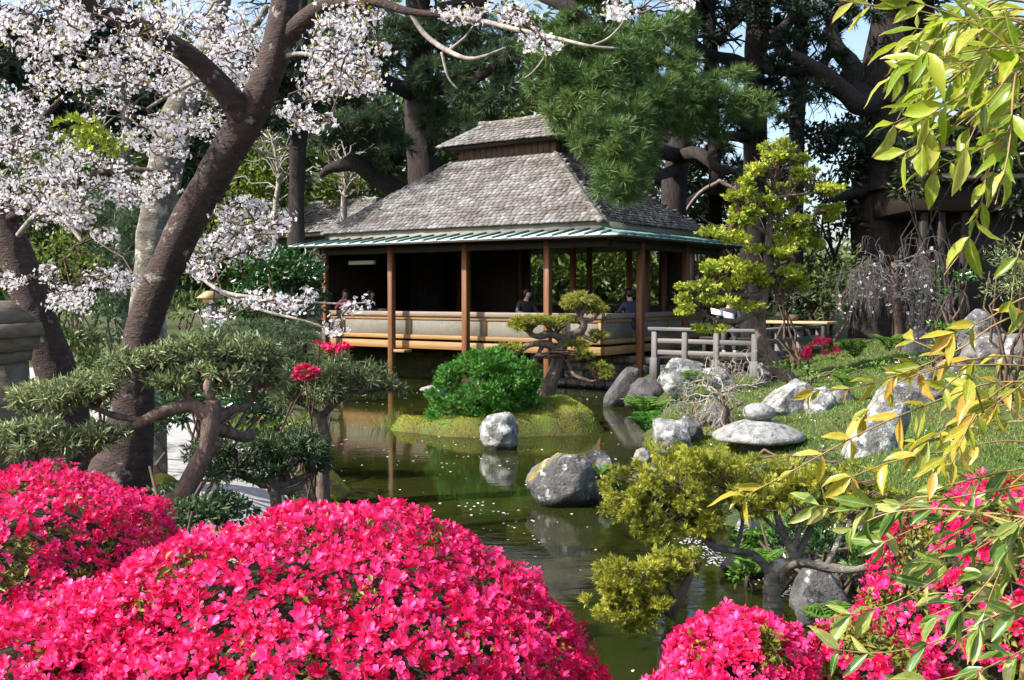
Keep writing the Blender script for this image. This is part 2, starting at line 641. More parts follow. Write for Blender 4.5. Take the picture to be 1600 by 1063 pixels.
MAT['twig'] = M_surf('pale_lichen_twig', (.14, .115, .10), (.42, .39, .35), scale=(6, 6, 6), nscale=3, rough=.9, bump=.4)
MAT['grey_twig'] = M_surf('grey_brown_twig', (.05, .042, .042), (.15, .13, .125), scale=(6, 6, 6), nscale=3, rough=.9, bump=.3)
MAT['dark_twig'] = M_surf('brown_twig', (.05, .03, .022), (.14, .09, .065), scale=(6, 6, 6), nscale=3, rough=.9, bump=.3)
MAT['bonsai_bark'] = M_surf('pale_brown_bark', (.055, .035, .026), (.21, .155, .12), scale=(8, 8, 3), nscale=3, rough=.9, bump=.8, bdist=.02)
MAT['red_twig'] = M_surf('reddish_twig', (.16, .08, .06), (.36, .30, .27), scale=(6, 6, 6), nscale=3, rough=.85, bump=.3)

# ------------------------------------------------------------------ terrain
HC = np.array([2.163, 21.0])                 # outer eave corner of the tea house, plan
HU = np.array([-.815, .579])                 # along the front, to the far left
HV = np.array([.579, .815])                  # along the right side, to the back


def hp(a, b):
    return HC + HU * a + HV * b


POND = [(-.4, 5.0), (.9, 4.6), (1.75, 5.3), (2.45, 6.3), (2.2, 7.4), (1.8, 8.4), (1.75, 10), (2.0, 12), (1.8, 13.8), (2.15, 16.5), (2.4, 18.5), (2.25, 20.5), tuple(hp(.4, 1.3)), tuple(hp(1.2, 2.2)), tuple(hp(4, 2.4)), tuple(hp(8, 2.2)),
        (-5.2, 26.0), (-5.3, 23), (-3.9, 20.6), (-3.2, 19), (-2.75, 15), (-2.2, 12.4), (-2.2, 10.6), (-1.95, 8.5), (-1.5, 6.6), (-1.0, 5.6)]
POND = catmull(np.array(POND + POND[:1]), 104)[:-1]


def sdf_poly(x, y, poly):
    x = np.asarray(x, float); y = np.asarray(y, float)
    d = np.full(x.shape, 1e9)
    inside = np.zeros(x.shape, bool)
    n = len(poly)
    for i in range(n):
        x0, y0 = poly[i]; x1, y1 = poly[(i + 1) % n]
        ex, ey = x1 - x0, y1 - y0
        t = np.clip(((x - x0) * ex + (y - y0) * ey) / (ex * ex + ey * ey + 1e-12), 0, 1)
        d = np.minimum(d, np.hypot(x - x0 - t * ex, y - y0 - t * ey))
        c = ((y0 > y) != (y1 > y)) & (x < ex * (y - y0) / (ey if abs(ey) > 1e-12 else 1e-12) + x0)
        inside ^= c
    return np.where(inside, -d, d)


def sstep(a, b, x):
    t = np.clip((x - a) / (b - a), 0, 1)
    return t * t * (3 - 2 * t)


def wob(x, y, f, s=0):
    return np.sin(x * f + s) * np.cos(y * f * .87 + s * 2.1) + .5 * np.sin(x * f * 2.3 + y * f * 1.7 + s * 3)


def ground(x, y):
    x = np.asarray(x, float); y = np.asarray(y, float)
    s = sdf_poly(x, y, POND)
    right = .15 * np.clip(s, 0, 5) + .03 * np.clip(y - 11, -3, 20) + .06 * sstep(0, .6, s)
    left = .12 + .11 * np.clip(s, 0, 4)
    w = sstep(-.5, 1.2, x)
    b = left * (1 - w) + right * w
    near = sstep(6.0, 3.5, y)
    b = b * (1 - near) + near * (.14 + .22 * np.clip(s, 0, 2))
    back = sstep(22, 30, y)
    b = b * (1 - back) + back * (.75 + .06 * np.clip(y - 30, 0, 60))
    out = sstep(0, .5, s) * (b + .03 * wob(x, y, 2.1, 1.0) + .02) + .0
    ins = -.7 * sstep(0, 1.0, -s)
    return np.where(s > 0, out, ins)


def G(x, y):
    return float(ground(np.array([x]), np.array([y]))[0])


def sheet(name, xs, ys, hf, mat, uv=None):
    Xg, Yg = np.meshgrid(xs, ys)
    Z = hf(Xg, Yg)
    V = np.stack([Xg, Yg, Z], -1).reshape(-1, 3)
    nx, ny = len(xs), len(ys)
    i = np.arange(ny - 1)[:, None] * nx
    j = np.arange(nx - 1)[None]
    q = np.stack([i + j, i + j + 1, i + nx + j + 1, i + nx + j], -1).reshape(-1, 4)
    m = MB().add(V, q)
    return m.build(name, mat, smooth=True)


xs = np.concatenate([np.linspace(-400, -60, 8), np.linspace(-50, -14, 30), np.arange(-13.5, 13.5, .14), np.linspace(14, 50, 30), np.linspace(60, 400, 8)])
ys = np.concatenate([np.linspace(-60, -4, 14), np.arange(-3, 30, .14), np.linspace(31, 70, 40), np.linspace(80, 900, 12)])
tag(sheet('ground', xs, ys, ground, MAT['ground']), kind='structure')

# pond water: murky surface with a real reflection
m, nt, out = nodemat('pond_water')
p = N(nt, 'ShaderNodeBsdfPrincipled')
vo = coords(nt)
nz = noise_tex(nt, vo, .35, 3)
rp = ramp(nt, [(.35, (.010, .014, .003)), (.65, (.026, .029, .006))])
nt.links.new(nz.outputs[0], rp.inputs[0])
nt.links.new(rp.outputs[0], p.inputs['Base Color'])
p.inputs['Roughness'].default_value = .045
p.inputs['IOR'].default_value = 1.33
nb = noise_tex(nt, coords(nt, (1, 2.2, 1)), 5, 3, .5)
b = N(nt, 'ShaderNodeBump')
b.inputs['Strength'].default_value = .05
b.inputs['Distance'].default_value = .02
nt.links.new(nb.outputs[0], b.inputs['Height'])
nt.links.new(b.outputs[0], p.inputs['Normal'])
nt.links.new(p.outputs[0], out.inputs[0])
MAT['water'] = m
wx0, wy0 = POND.min(0) - .35
wx1, wy1 = POND.max(0) + .35
tag(MB().add([(wx0, wy0, 0), (wx1, wy0, 0), (wx1, wy1, 0), (wx0, wy1, 0)], [(0, 1, 2, 3)]).build('pond_water', m), kind='structure')

# pale path on the left
cl = catmull(np.array([(-2.5, 7.6), (-2.95, 9.0), (-3.4, 10.2), (-4.3, 12.2), (-6.4, 15.6), (-9.6, 19.8), (-14, 23), (-20, 25)]), 90)
tn = unit(np.gradient(cl, axis=0))
nrm = np.stack([-tn[:, 1], tn[:, 0]], -1)
K = 9
V = []
for i in range(len(cl)):
    for k in range(K):
        q = cl[i] + nrm[i] * ((k / (K - 1) - .5) * 2.3)
        V.append((q[0], q[1], G(q[0], q[1]) + .035))
i = np.arange(len(cl) - 1)[:, None] * K
j = np.arange(K - 1)[None]
q = np.stack([i + j, i + j + 1, i + K + j + 1, i + K + j], -1).reshape(-1, 4)
tag(MB().add(V, q).build('path', MAT['path'], smooth=True), kind='structure')

# island
IC = np.array([-.25, 16.9])


def island_h(x, y):
    dx, dy = (x - IC[0]) / 1.95, (y - IC[1]) / 1.5
    r = np.hypot(dx, dy) * (1 + .06 * np.sin(3 * np.arctan2(dy, dx)) + .05 * np.sin(5 * np.arctan2(dy, dx) + 1))
    h = -.5 + .78 * sstep(1.06, .72, r)
    h = h + .24 * np.exp(-(((x - .75) / .6) ** 2 + ((y - 16.9) / .7) ** 2)) * sstep(1.0, .6, r)
    h = h - .12 * np.exp(-(((x + 1.5) / .5) ** 2)) + .02 * wob(x, y, 6, 2)
    return h


tag(sheet('island', np.linspace(IC[0] - 2.3, IC[0] + 2.3, 110), np.linspace(IC[1] - 1.8, IC[1] + 1.8, 90), island_h, MAT['moss']), kind='structure')

def G(x, y):
    return float(max(ground(np.array([x]), np.array([y]))[0], island_h(np.array([x]), np.array([y]))[0]))


# ------------------------------------------------------------------ tea house
A_LEN, B_LEN = 10.0, 6.8
ZE, ZC, ZS = 3.43, 3.61, 3.82
yaw = math.atan2(-HU[1], -HU[0])
house = thing('tea_house', 'open tea house with grey shingled hip roof, green copper eaves and railing over the pond', 'tea house', (HC[0], HC[1], 0), yaw)


def L(a, b, z):
    return np.array([-a, b, z], float)


def hbox(name, a0, a1, b0, b1, z0, z1, mat, parent=house, bev=.004):
    lo = (-max(a0, a1), min(b0, b1), min(z0, z1)); hi = (-min(a0, a1), max(b0, b1), max(z0, z1))
    return MB().cbox(lo, hi, bev).build(name, MAT[mat], parent, local=True)


# roof deck under the shingles and copper
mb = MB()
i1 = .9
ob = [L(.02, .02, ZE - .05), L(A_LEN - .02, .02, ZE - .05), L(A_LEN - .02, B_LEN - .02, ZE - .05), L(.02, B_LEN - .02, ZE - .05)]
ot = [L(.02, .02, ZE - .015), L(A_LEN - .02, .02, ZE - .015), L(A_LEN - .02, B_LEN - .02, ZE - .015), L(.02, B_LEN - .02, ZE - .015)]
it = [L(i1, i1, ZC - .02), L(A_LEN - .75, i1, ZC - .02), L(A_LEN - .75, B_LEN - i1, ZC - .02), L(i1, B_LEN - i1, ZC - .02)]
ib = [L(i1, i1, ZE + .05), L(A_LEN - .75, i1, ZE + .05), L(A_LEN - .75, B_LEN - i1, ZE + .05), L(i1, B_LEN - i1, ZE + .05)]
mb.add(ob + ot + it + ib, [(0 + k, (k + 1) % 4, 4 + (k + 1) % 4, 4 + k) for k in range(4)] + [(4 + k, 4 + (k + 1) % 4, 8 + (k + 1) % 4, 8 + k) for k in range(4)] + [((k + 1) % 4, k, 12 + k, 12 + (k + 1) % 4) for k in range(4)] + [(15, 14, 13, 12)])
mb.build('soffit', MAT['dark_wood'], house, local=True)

# main roof solid
ma = dict(a0=.9, a1=9.25, b0=.9, b1=5.9)
top = dict(a0=3.36, a1=6.55, b0=2.9, b1=3.9, z=5.65)
mb = MB()
e = .05
P = [L(ma['a0'] - e, ma['b0'] - e, ZC), L(ma['a1'] + e, ma['b0'] - e, ZC), L(ma['a1'] + e, ma['b1'] + e, ZC), L(ma['a0'] - e, ma['b1'] + e, ZC),
     L(ma['a0'] - e, ma['b0'] - e, ZS - .03), L(ma['a1'] + e, ma['b0'] - e, ZS - .03), L(ma['a1'] + e, ma['b1'] + e, ZS - .03), L(ma['a0'] - e, ma['b1'] + e, ZS - .03),
     L(top['a0'], top['b0'], top['z'] - .03), L(top['a1'], top['b0'], top['z'] - .03), L(top['a1'], top['b1'], top['z'] - .03), L(top['a0'], top['b1'], top['z'] - .03)]
mb.add(P, [(k, (k + 1) % 4, 4 + (k + 1) % 4, 4 + k) for k in range(4)] + [(4 + k, 4 + (k + 1) % 4, 8 + (k + 1) % 4, 8 + k) for k in range(4)] + [(8, 9, 10, 11)])
roof = mb.build('roof', MAT['fascia'], house, local=True)

shingle_me = []
for k in range(6):
    g = RNG(500 + k)
    w = [.95, .8, 1.05, .7, .9, 1.15][k] * .16
    mm = MB()
    t0, t1 = .010, .040 + g.uniform(0, .010)
    sk = g.uniform(-.006, .006)
    mm.hexa([(-w / 2, 0, t1 * .2), (w / 2, sk, t1 * .2), (w / 2, .2, 0), (-w / 2, .2, 0), (-w / 2, 0, t1), (w / 2, sk, t1), (w / 2, .2, t0), (-w / 2, .2, t0)])
    shingle_me.append((mm.v[0], [mm.f[0]], mm.mesh('shingle'), w))
    shingle_me[-1][2].materials.append(MAT['shingle_o'])

SH_PART = [0]


def shingle_slope(mb, bl, br, tl, tr, expo=.112, singles=0, seed=1):
    """courses of shingles over the slope quad (bottom-left, bottom-right, top-left, top-right seen from outside)."""
    g = RNG(seed)
    bl, br, tl, tr = map(np.asarray, (bl, br, tl, tr))
    yax = unit((tl + tr) / 2 - (bl + br) / 2)
    xax = unit(br - bl)
    zax = unit(np.cross(xax, yax))
    yax = np.cross(zax, xax)
    H = (tl - bl).dot(yax)
    n = max(1, int(H / expo))
    for c in range(n):
        t = c / n
        p0 = bl + (tl - bl) * t
        p1 = br + (tr - br) * t
        Lw = np.linalg.norm(p1 - p0)
        x = -g.uniform(0, .1)
        wavy = .006 * math.sin(c * 1.7)
        while x < Lw - .03:
            k = int(g.integers(6))
            tv, tf, me, w = shingle_me[k]
            if x + w > Lw + .05:
                break
            pos = p0 + xax * (x + w / 2) + yax * (g.normal() * .004 - .02) + zax * (.012 + g.uniform(0, .008))
            tilt = g.normal() * .012
            yy = unit(yax + xax * tilt + zax * g.normal() * .012)
            xx = unit(np.cross(yy, zax))
            M = np.stack([xx, yy, np.cross(xx, yy)], -1)
            if SH_PART[0] < singles and c < 14:
                SH_PART[0] += 1
                o = bpy.data.objects.new('shingle', me)
                COL.objects.link(o)
                o.parent = roof
                mw = Matrix.Identity(4)
                for r in range(3):
                    for s in range(3):
                        mw[r][s] = M[r, s]
                    mw[r][3] = pos[r]
                o.matrix_local = mw
            else:
                mb.scatter((tv, tf), [pos], M[None], 1.0)
            x += w + g.uniform(.002, .012)


mb = MB()
e = .10
c0, c1 = ma['a0'] - e, ma['a1'] + e
d0, d1 = ma['b0'] - e, ma['b1'] + e
z0 = ZS - .045
shingle_slope(mb, L(c1, d0, z0), L(c0, d0, z0), L(top['a1'], top['b0'], top['z']), L(top['a0'], top['b0'], top['z']), singles=300, seed=11)
shingle_slope(mb, L(c0, d0, z0), L(c0, d1, z0), L(top['a0'], top['b0'], top['z']), L(top['a0'], top['b1'], top['z']), seed=12)
shingle_slope(mb, L(c0, d1, z0), L(c1, d1, z0), L(top['a0'], top['b1'], top['z']), L(top['a1'], top['b1'], top['z']), seed=13)
shingle_slope(mb, L(c1, d1, z0), L(c1, d0, z0), L(top['a1'], top['b1'], top['z']), L(top['a1'], top['b0'], top['z']), seed=14)


def hip_caps(mb, p, q, n, seed, w=.13):
    g = RNG(seed)
    p, q = np.asarray(p, float), np.asarray(q, float)
    d = unit(q - p)
    Ls = np.linalg.norm(q - p)
    s = unit(np.cross(d, [0, 0, 1]))
    up = np.cross(s, d)
    for i in range(n):
        a = p + d * (Ls * i / n - .03)
        b_ = p + d * (Ls * (i + 1) / n + .05)
        l1, l2 = .065 + g.uniform(0, .012), .04
        for sg in (-1, 1):
            mb.hexa([a + up * .01, a + s * sg * w - up * w * .55, b_ + s * sg * w - up * w * .55, b_ + up * .01,
                     a + up * l1, a + s * sg * w + up * (l1 - w * .55), b_ + s * sg * w + up * (l2 - w * .55), b_ + up * l2])


corners = [(c0, d0, top['a0'], top['b0']), (c0, d1, top['a0'], top['b1']), (c1, d1, top['a1'], top['b1']), (c1, d0, top['a1'], top['b0'])]
hb = MB()
for k, (a, b_, ta, tb) in enumerate(corners):
    hip_caps(hb, L(a, b_, z0 + .02), L(ta, tb, top['z']), 26, 60 + k)
hb.build('hip_cap', MAT['shingle'], roof, local=True, kind='stuff')

# cupola
cw = MB()
cup = dict(a0=3.42, a1=6.49, b0=2.96, b1=3.84, z0=5.55, z1=6.02)
cw.box((-cup['a1'] + .03, cup['b0'] + .03, cup['z0']), (-cup['a0'] - .03, cup['b1'] - .03, cup['z1']))
cupola = cw.build('cupola_wall', MAT['dark_wood_v'], house, local=True)
g = RNG(8)
nb_ = 17
for k in range(nb_):
    w = (cup['a1'] - cup['a0']) / nb_
    a = cup['a0'] + k * w
    hbox('board', a + .004, a + w - .004, cup['b0'] - g.uniform(0, .008), cup['b0'] + .028, cup['z0'] + .08, cup['z1'] - .01, 'board', cupola, .004)
for k in range(5):
    w = (cup['b1'] - cup['b0']) / 5
    b_ = cup['b0'] + k * w
    hbox('board', cup['a0'] - g.uniform(0, .008), cup['a0'] + .028, b_ + .034, b_ + w - .004, cup['z0'] + .08, cup['z1'] - .01, 'board', cupola, .004)
hbox('sill_beam', cup['a0'] - .06, cup['a1'] + .06, cup['b0'] - .07, cup['b0'] - .012, cup['z0'] + .07, cup['z0'] + .14, 'dark_wood', cupola)
# cupola roof
ce = dict(a0=cup['a0'] - .32, a1=cup['a1'] + .32, b0=cup['b0'] - .34, b1=cup['b1'] + .34)
RZ = 6.62
mb2 = MB()
P = [L(ce['a0'], ce['b0'], 5.99), L(ce['a1'], ce['b0'], 5.99), L(ce['a1'], ce['b1'], 5.99), L(ce['a0'], ce['b1'], 5.99),
     L(ce['a0'], ce['b0'], 6.04), L(ce['a1'], ce['b0'], 6.04), L(ce['a1'], ce['b1'], 6.04), L(ce['a0'], ce['b1'], 6.04), L(4.0, 3.4, RZ - .03), L(5.95, 3.4, RZ - .03)]
mb2.add(P, [(k, (k + 1) % 4, 4 + (k + 1) % 4, 4 + k) for k in range(4)] + [(3, 2, 1, 0), (4, 5, 9, 8), (6, 7, 8, 9)], [(5, 6, 9), (7, 4, 8)])
croof = mb2.build('cupola_roof', MAT['dark_wood'], house, local=True)
e = .03
q0, q1, r0, r1 = ce['a0'] - e, ce['a1'] + e, ce['b0'] - e, ce['b1'] + e
shingle_slope(mb, L(q1, r0, 6.03), L(q0, r0, 6.03), L(5.95, 3.4, RZ), L(4.0, 3.4, RZ), seed=21)
shingle_slope(mb, L(q0, r0, 6.03), L(q0, r1, 6.03), L(4.0, 3.4, RZ), L(4.0, 3.41, RZ), seed=22)
shingle_slope(mb, L(q0, r1, 6.03), L(q1, r1, 6.03), L(4.0, 3.4, RZ), L(5.95, 3.4, RZ), seed=23)
shingle_slope(mb, L(q1, r1, 6.03), L(q1, r0, 6.03), L(5.95, 3.41, RZ), L(5.95, 3.4, RZ), seed=24)
mb.build('shingles', MAT['shingle'], house, local=True, kind='stuff')
hb = MB()
for (a, b_, ta) in ((q0, r0, 4.0), (q0, r1, 4.0), (q1, r1, 5.95), (q1, r0, 5.95)):
    hip_caps(hb, L(a, b_, 6.05), L(ta, 3.4, RZ), 10, int(100 + a * 7 + b_), .10)
hb.build('hip_cap', MAT['shingle'], croof, local=True, kind='stuff')
rp_ = catmull(np.array([L(3.8, 3.4, RZ + .07), L(4.5, 3.4, RZ + .05), L(5.3, 3.4, RZ + .03), L(6.12, 3.4, RZ + .06)]), 26)
MB().tube(rp_, .085, 10, .05, 4).build('ridge_log', MAT['grey_bark'], house, True, True)

# copper eave: panels and standing seams
def copper_side(p_out0, p_out1, p_in0, p_in1, n, singles):
    p_out0, p_out1, p_in0, p_in1 = map(np.asarray, (p_out0, p_out1, p_in0, p_in1))
    up = np.array([0, 0, 1.0])
    big = MB()
    sm = MB()
    ln = np.linalg.norm(p_out1 - p_out0)
    inner0 = (p_in0 - p_out0).dot(unit(p_out1 - p_out0)) / ln
    inner1 = (p_in1 - p_out0).dot(unit(p_out1 - p_out0)) / ln
    for k in range(n):
        t0, t1 = k / n, (k + 1) / n
        def ip(t):
            tt = min(max((t - inner0) / (inner1 - inner0), 0), 1)
            if t < inner0:
                return p_out0 + (p_in0 - p_out0) * (t / inner0)
            if t > inner1:
                return p_out1 + (p_in1 - p_out1) * ((1 - t) / (1 - inner1))
            return p_in0 + (p_in1 - p_in0) * tt
        o0, o1 = p_out0 + (p_out1 - p_out0) * t0, p_out0 + (p_out1 - p_out0) * t1
        i0, i1_ = ip(t0), ip(t1)
        pp = [o0, o1, i1_, i0]
        cb = MB() if singles else big
        cb.hexa([x - up * .004 for x in pp] + [x + up * .012 for x in pp])
        if singles:
            cb.build('copper_panel', MAT['copper'], house, local=True)
        if 0 < k:
            d = unit(o1 - o0) * .016
            a0, a1 = o0, i0
            q = [a0 - d, a0 + d, a1 + d, a1 - d]
            s_ = MB() if singles else sm
            s_.hexa([x + up * .012 for x in q] + [x + up * .055 for x in q])
            if singles:
                s_.build('seam', MAT['seam'], house, local=True)
    if not singles:
        big.build('copper_eave', MAT['copper'], house, local=True)
        sm.build('seam', MAT['seam'], house, local=True, kind='stuff')


ia1 = A_LEN - .75
copper_side(L(A_LEN, 0, ZE), L(0, 0, ZE), L(ia1, i1, ZC), L(i1, i1, ZC), 25, True)
copper_side(L(0, 0, ZE), L(0, B_LEN, ZE), L(i1, i1, ZC), L(i1, B_LEN - i1, ZC), 17, True)
copper_side(L(0, B_LEN, ZE), L(A_LEN, B_LEN, ZE), L(i1, B_LEN - i1, ZC), L(ia1, B_LEN - i1, ZC), 25, False)
copper_side(L(A_LEN, B_LEN, ZE), L(A_LEN, 0, ZE), L(ia1, B_LEN - i1, ZC), L(ia1, i1, ZC), 17, False)
hbox('gutter', -.01, A_LEN + .01, -.03, .015, ZE - .05, ZE - .012, 'dark_wood')
hbox('gutter', -.03, .012, .02, B_LEN, ZE - .05, ZE - .012, 'dark_wood')

# posts
POSTS = [(9.05, .6), (6.74, .6), (4.41, .6), (2.105, .6), (.6, 2.1), (.6, 4.4), (.6, 6.3)]
for a, b_ in POSTS:
    hbox('post', a - .075, a + .075, b_ - .075, b_ + .075, -.55, ZE - .04, 'post_wood', bev=.012)
for a, b_ in [(9.05, 6.2), (6.74, 6.2), (4.41, 6.2), (2.1, 6.2), (3.2, 3.4), (6.5, 3.4), (1.6, 4.3), (2.6, 5.2)]:
    hbox('inner_post', a - .06, a + .06, b_ - .06, b_ + .06, 1.05, ZE + .02, 'post_wood', bev=.01)
hbox('header_beam', .55, 9.2, .54, .66, ZE - .22, ZE - .06, 'dark_wood')
hbox('header_beam', .54, .66, .7, 6.3, ZE - .23, ZE - .07, 'dark_wood')
# floor, ceiling, back wall
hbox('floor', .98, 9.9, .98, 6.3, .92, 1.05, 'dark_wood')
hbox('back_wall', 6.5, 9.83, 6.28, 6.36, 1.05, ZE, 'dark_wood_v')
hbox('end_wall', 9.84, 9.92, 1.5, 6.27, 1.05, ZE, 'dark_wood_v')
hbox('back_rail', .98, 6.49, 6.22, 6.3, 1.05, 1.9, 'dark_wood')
hbox('bench', 1.2, 9.0, 1.25, 1.62, 1.44, 1.5, 'dark_wood')
hbox('bench', 1.22, 1.6, 1.7, 5.8, 1.44, 1.5, 'dark_wood')
for a in (1.3, 3.2, 5.1, 7.0, 8.9):
    hbox('bench_leg', a - .04, a + .04, 1.3, 1.56, 1.05, 1.439, 'dark_wood_v')

# railing: front and right side
def rail_run(front):
    def bx(name, s0, s1, depth0, depth1, z0, z1, mat, bev=.003, parent=house):
        if front:
            return hbox(name, s0, s1, .95 + depth0, .95 + depth1, z0, z1, mat, parent, bev)
        return hbox(name, .95 + depth0, .95 + depth1, s0, s1, z0, z1, mat, parent, bev)
    s0, s1 = (.95, 9.25) if front else (1.05, 6.2)
    bx('top_rail', s0 - (.05 if front else -.04), s1, -.05, .10, 1.66, 1.775, 'rail_top')
    bx('upper_frame', s0, s1, -.012, .05, 1.575, 1.655, 'gold_wood')
    bx('lower_frame', s0, s1, -.03, .05, 1.10, 1.20, 'gold_wood')
    bx('floor_beam', s0 - (.03 if front else 0), s1, -.06, .08, .86, 1.04, 'gold_wood')
    st = [.95, 2.35 - 1.3 + .9, 4.08, 6.4, 8.7] if front else [1.05, 2.5, 4.3, 6.1]
    st = [.98, 1.9, 4.12, 6.45, 8.75, 9.2] if front else [1.06, 2.45, 4.3, 6.1]
    for q in st:
        bx('stile', q - .035, q + .035, -.008, .045, 1.201, 1.574, 'gold_wood_v')
    for q0, q1 in zip(st[:-1], st[1:]):
        bx('railing_panel', q0 + .036, q1 - .036, .012, .035, 1.202, 1.573, 'panel', .004)


rail_run(True)
rail_run(False)
hbox('brace_block', 6.3, 6.66, .56, .86, .77, .84, 'gold_wood')
hbox('light_panel', 8.0, 8.9, 1.3, 1.4, 2.98, 3.08, 'white')
tagged = house

# foundation stones below the front right corner
found = thing('stone_footing', 'low dark footing wall of squared stones under the tea house beside the pond', 'stone wall', (*hp(1.6, 2.3), 0), yaw)
g = RNG(44)
z = -.15
row = 0
while z < .72:
    h = g.uniform(.15, .21)
    x = -2.1 + g.uniform(0, .15)
    while x < 1.2:
        w = g.uniform(.22, .42)
        bm_ = MB().cbox((x + .008, -.16 - g.uniform(0, .05), z + .006), (x + w - .008, .16, z + h - .006), .03)
        bm_.build('stone', MAT['stone_dark' if g.uniform() < .6 else 'stone_grey'], found, local=True)
        x += w
    z += h

# annex roof behind, far left
annex = thing('tea_house_annex', 'small shingled annex roof behind the left end of the tea house', 'building', (*at(532, 470, 34.0)[:2], .75), yaw)
mb = MB()
AW, AD, AZ0, AZ1 = 2.5, 1.5, 4.15, 5.22


def Q(x, y, z):
    return np.array([x, y, z - .75], float)


mb.add([Q(-AW, -AD, AZ0 - .1), Q(AW, -AD, AZ0 - .1), Q(AW, AD, AZ0 - .1), Q(-AW, AD, AZ0 - .1), Q(-AW, -AD, AZ0), Q(AW, -AD, AZ0), Q(AW, AD, AZ0), Q(-AW, AD, AZ0), Q(-1.3, 0, AZ1 - .03), Q(1.6, 0, AZ1 - .03)],
       [(0, 1, 5, 4), (1, 2, 6, 5), (2, 3, 7, 6), (3, 0, 4, 7), (3, 2, 1, 0), (4, 5, 9, 8), (6, 7, 8, 9)], [(5, 6, 9), (7, 4, 8)])
mb.build('roof', MAT['fascia'], annex, local=True)
mb = MB()
shingle_slope(mb, Q(-AW - .04, -AD - .04, AZ0), Q(AW, -AD - .04, AZ0), Q(-1.3, 0, AZ1), Q(1.6, 0, AZ1), seed=31)
shingle_slope(mb, Q(-AW - .04, AD, AZ0), Q(-AW - .04, -AD, AZ0), Q(-1.3, 0, AZ1), Q(-1.3, 0, AZ1), seed=32)
shingle_slope(mb, Q(AW, -AD, AZ0), Q(AW, AD, AZ0), Q(1.6, 0, AZ1), Q(1.6, .01, AZ1), seed=33)
mb.build('shingles', MAT['shingle'], annex, local=True, kind='stuff')
MB().cbox(Q(-1.45, -.12, AZ1 - .04), Q(1.75, .12, AZ1 + .09), .03).build('ridge_cap', MAT['fascia'], annex, local=True)
MB().cbox(Q(-2.2, -1.3, .72), Q(2.2, 1.3, AZ0 - .11), .02).build('wall', MAT['dark_wood_v'], annex, local=True)

# grey railing of the side deck
deck = thing('deck_railing', 'grey weathered wooden deck railing behind the rocks, right of the tea house', 'railing', (*at(1180, 560, 19.4)[:2], 0), yaw)
gz = G(*at(1180, 560, 19.4)[:2])
rt = 1.52
for s in (0, .78, 1.45, 2.12):
    MB().cbox((-s - .06, -.06, gz - .2), (-s + .06, .06, rt - .05), .012).build('post', MAT['grey_wood_v'], deck, local=True)
    MB().cbox((-s - .085, -.085, gz - .22), (-s + .085, .085, gz + .28), .015).build('post_base', MAT['grey_wood_v'], deck, local=True)
for s in (1.2, 2.4, 3.6):
    MB().cbox((-.06, s - .06, gz - .2), (.06, s + .06, rt - .05), .012).build('post', MAT['grey_wood_v'], deck, local=True)
for z0_, z1_ in ((1.22, 1.315), (.99, 1.085)):
    MB().cbox((-2.06, -.035, z0_), (-.061, .035, z1_), .01).build('rail', MAT['grey_wood'], deck, local=True)
    MB().cbox((-.035, .061, z0_), (.035, 3.55, z1_), .01).build('rail', MAT['grey_wood'], deck, local=True)
MB().cbox((-2.25, -.09, rt - .05), (.1, .09, rt + .02), .012).build('top_rail', MAT['grey_wood'], deck, local=True)
MB().cbox((-.09, .091, rt - .05), (.09, 3.75, rt + .018), .012).build('top_rail', MAT['grey_wood'], deck, local=True)
MB().cbox((-2.4, .12, .78), (-.12, 4.4, .90), .01).build('deck_floor', MAT['dark_wood'], deck, local=True)

tb = thing('deck_table', 'pale tan plank table on the side deck behind the golden cypress', 'table', (*at(1245, 505, 21.6)[:2], .9), yaw)
tw = MB()
for k in range(3):
    MB().cbox((-.75, -.32 + k * .215, .68), (.75, -.11 + k * .215, .735), .01).build('plank', MAT['tan_top'], tb, local=True)
for sx in (-.65, .65):
    for sy in (-.25, .25):
        MB().cbox((sx - .035, sy - .035, 0), (sx + .035, sy + .035, .679), .006).build('leg', MAT['dark_wood_v'], tb, local=True)
ORIG[tb.name] = np.array(tb.location)

# curved gable behind the roof on the right, and the dark pavilion at far right
cg = thing('curved_gable_gate', 'dark gate roof with a curved pale-edged gable behind the tea house', 'gate', (*at(1118, 480, 30)[:2], 1.0), 0)
c = at(1118, 480, 30)
mb = MB()
prof = [(1062, 352), (1070, 330), (1085, 308), (1100, 294), (1118, 285), (1124, 281)]
pts = [at(a, b_, 30) for a, b_ in prof]
right = [2 * np.array([at(1124, 281, 30)[0], 30, 0]) * np.array([1, 0, 0]) + p_ * np.array([-1, 1, 1]) for p_ in pts[::-1][1:]]
allp = catmull(np.array(pts + right), 40)
bk = np.array([0, 2.2, 0])
dn = np.array([0, 0, -.17])
V = np.concatenate([allp, allp + dn, allp + dn + bk, allp + bk])
n = len(allp)
k = np.arange(n - 1)
mb.add(V, np.stack([k, k + 1, n + k + 1, n + k], -1), np.stack([n + k, n + k + 1, 2 * n + k + 1, 2 * n + k], -1), np.stack([3 * n + k, 3 * n + k + 1, k + 1, k], -1), np.stack([2 * n + k, 2 * n + k + 1, 3 * n + k + 1, 3 * n + k], -1))
mb.build('curved_roof', MAT['dark_wood'], cg, True)
V = np.concatenate([allp + [0, -.05, .02], allp + [0, -.05, -.10], allp + [0, -.005, -.10], allp + [0, -.005, .02]])
mb = MB()
mb.add(V, np.stack([k, k + 1, n + k + 1, n + k], -1), np.stack([n + k, n + k + 1, 2 * n + k + 1, 2 * n + k], -1), np.stack([3 * n + k, 3 * n + k + 1, k + 1, k], -1))
mb.build('gable_edge', MAT['rail_top'], cg, True)
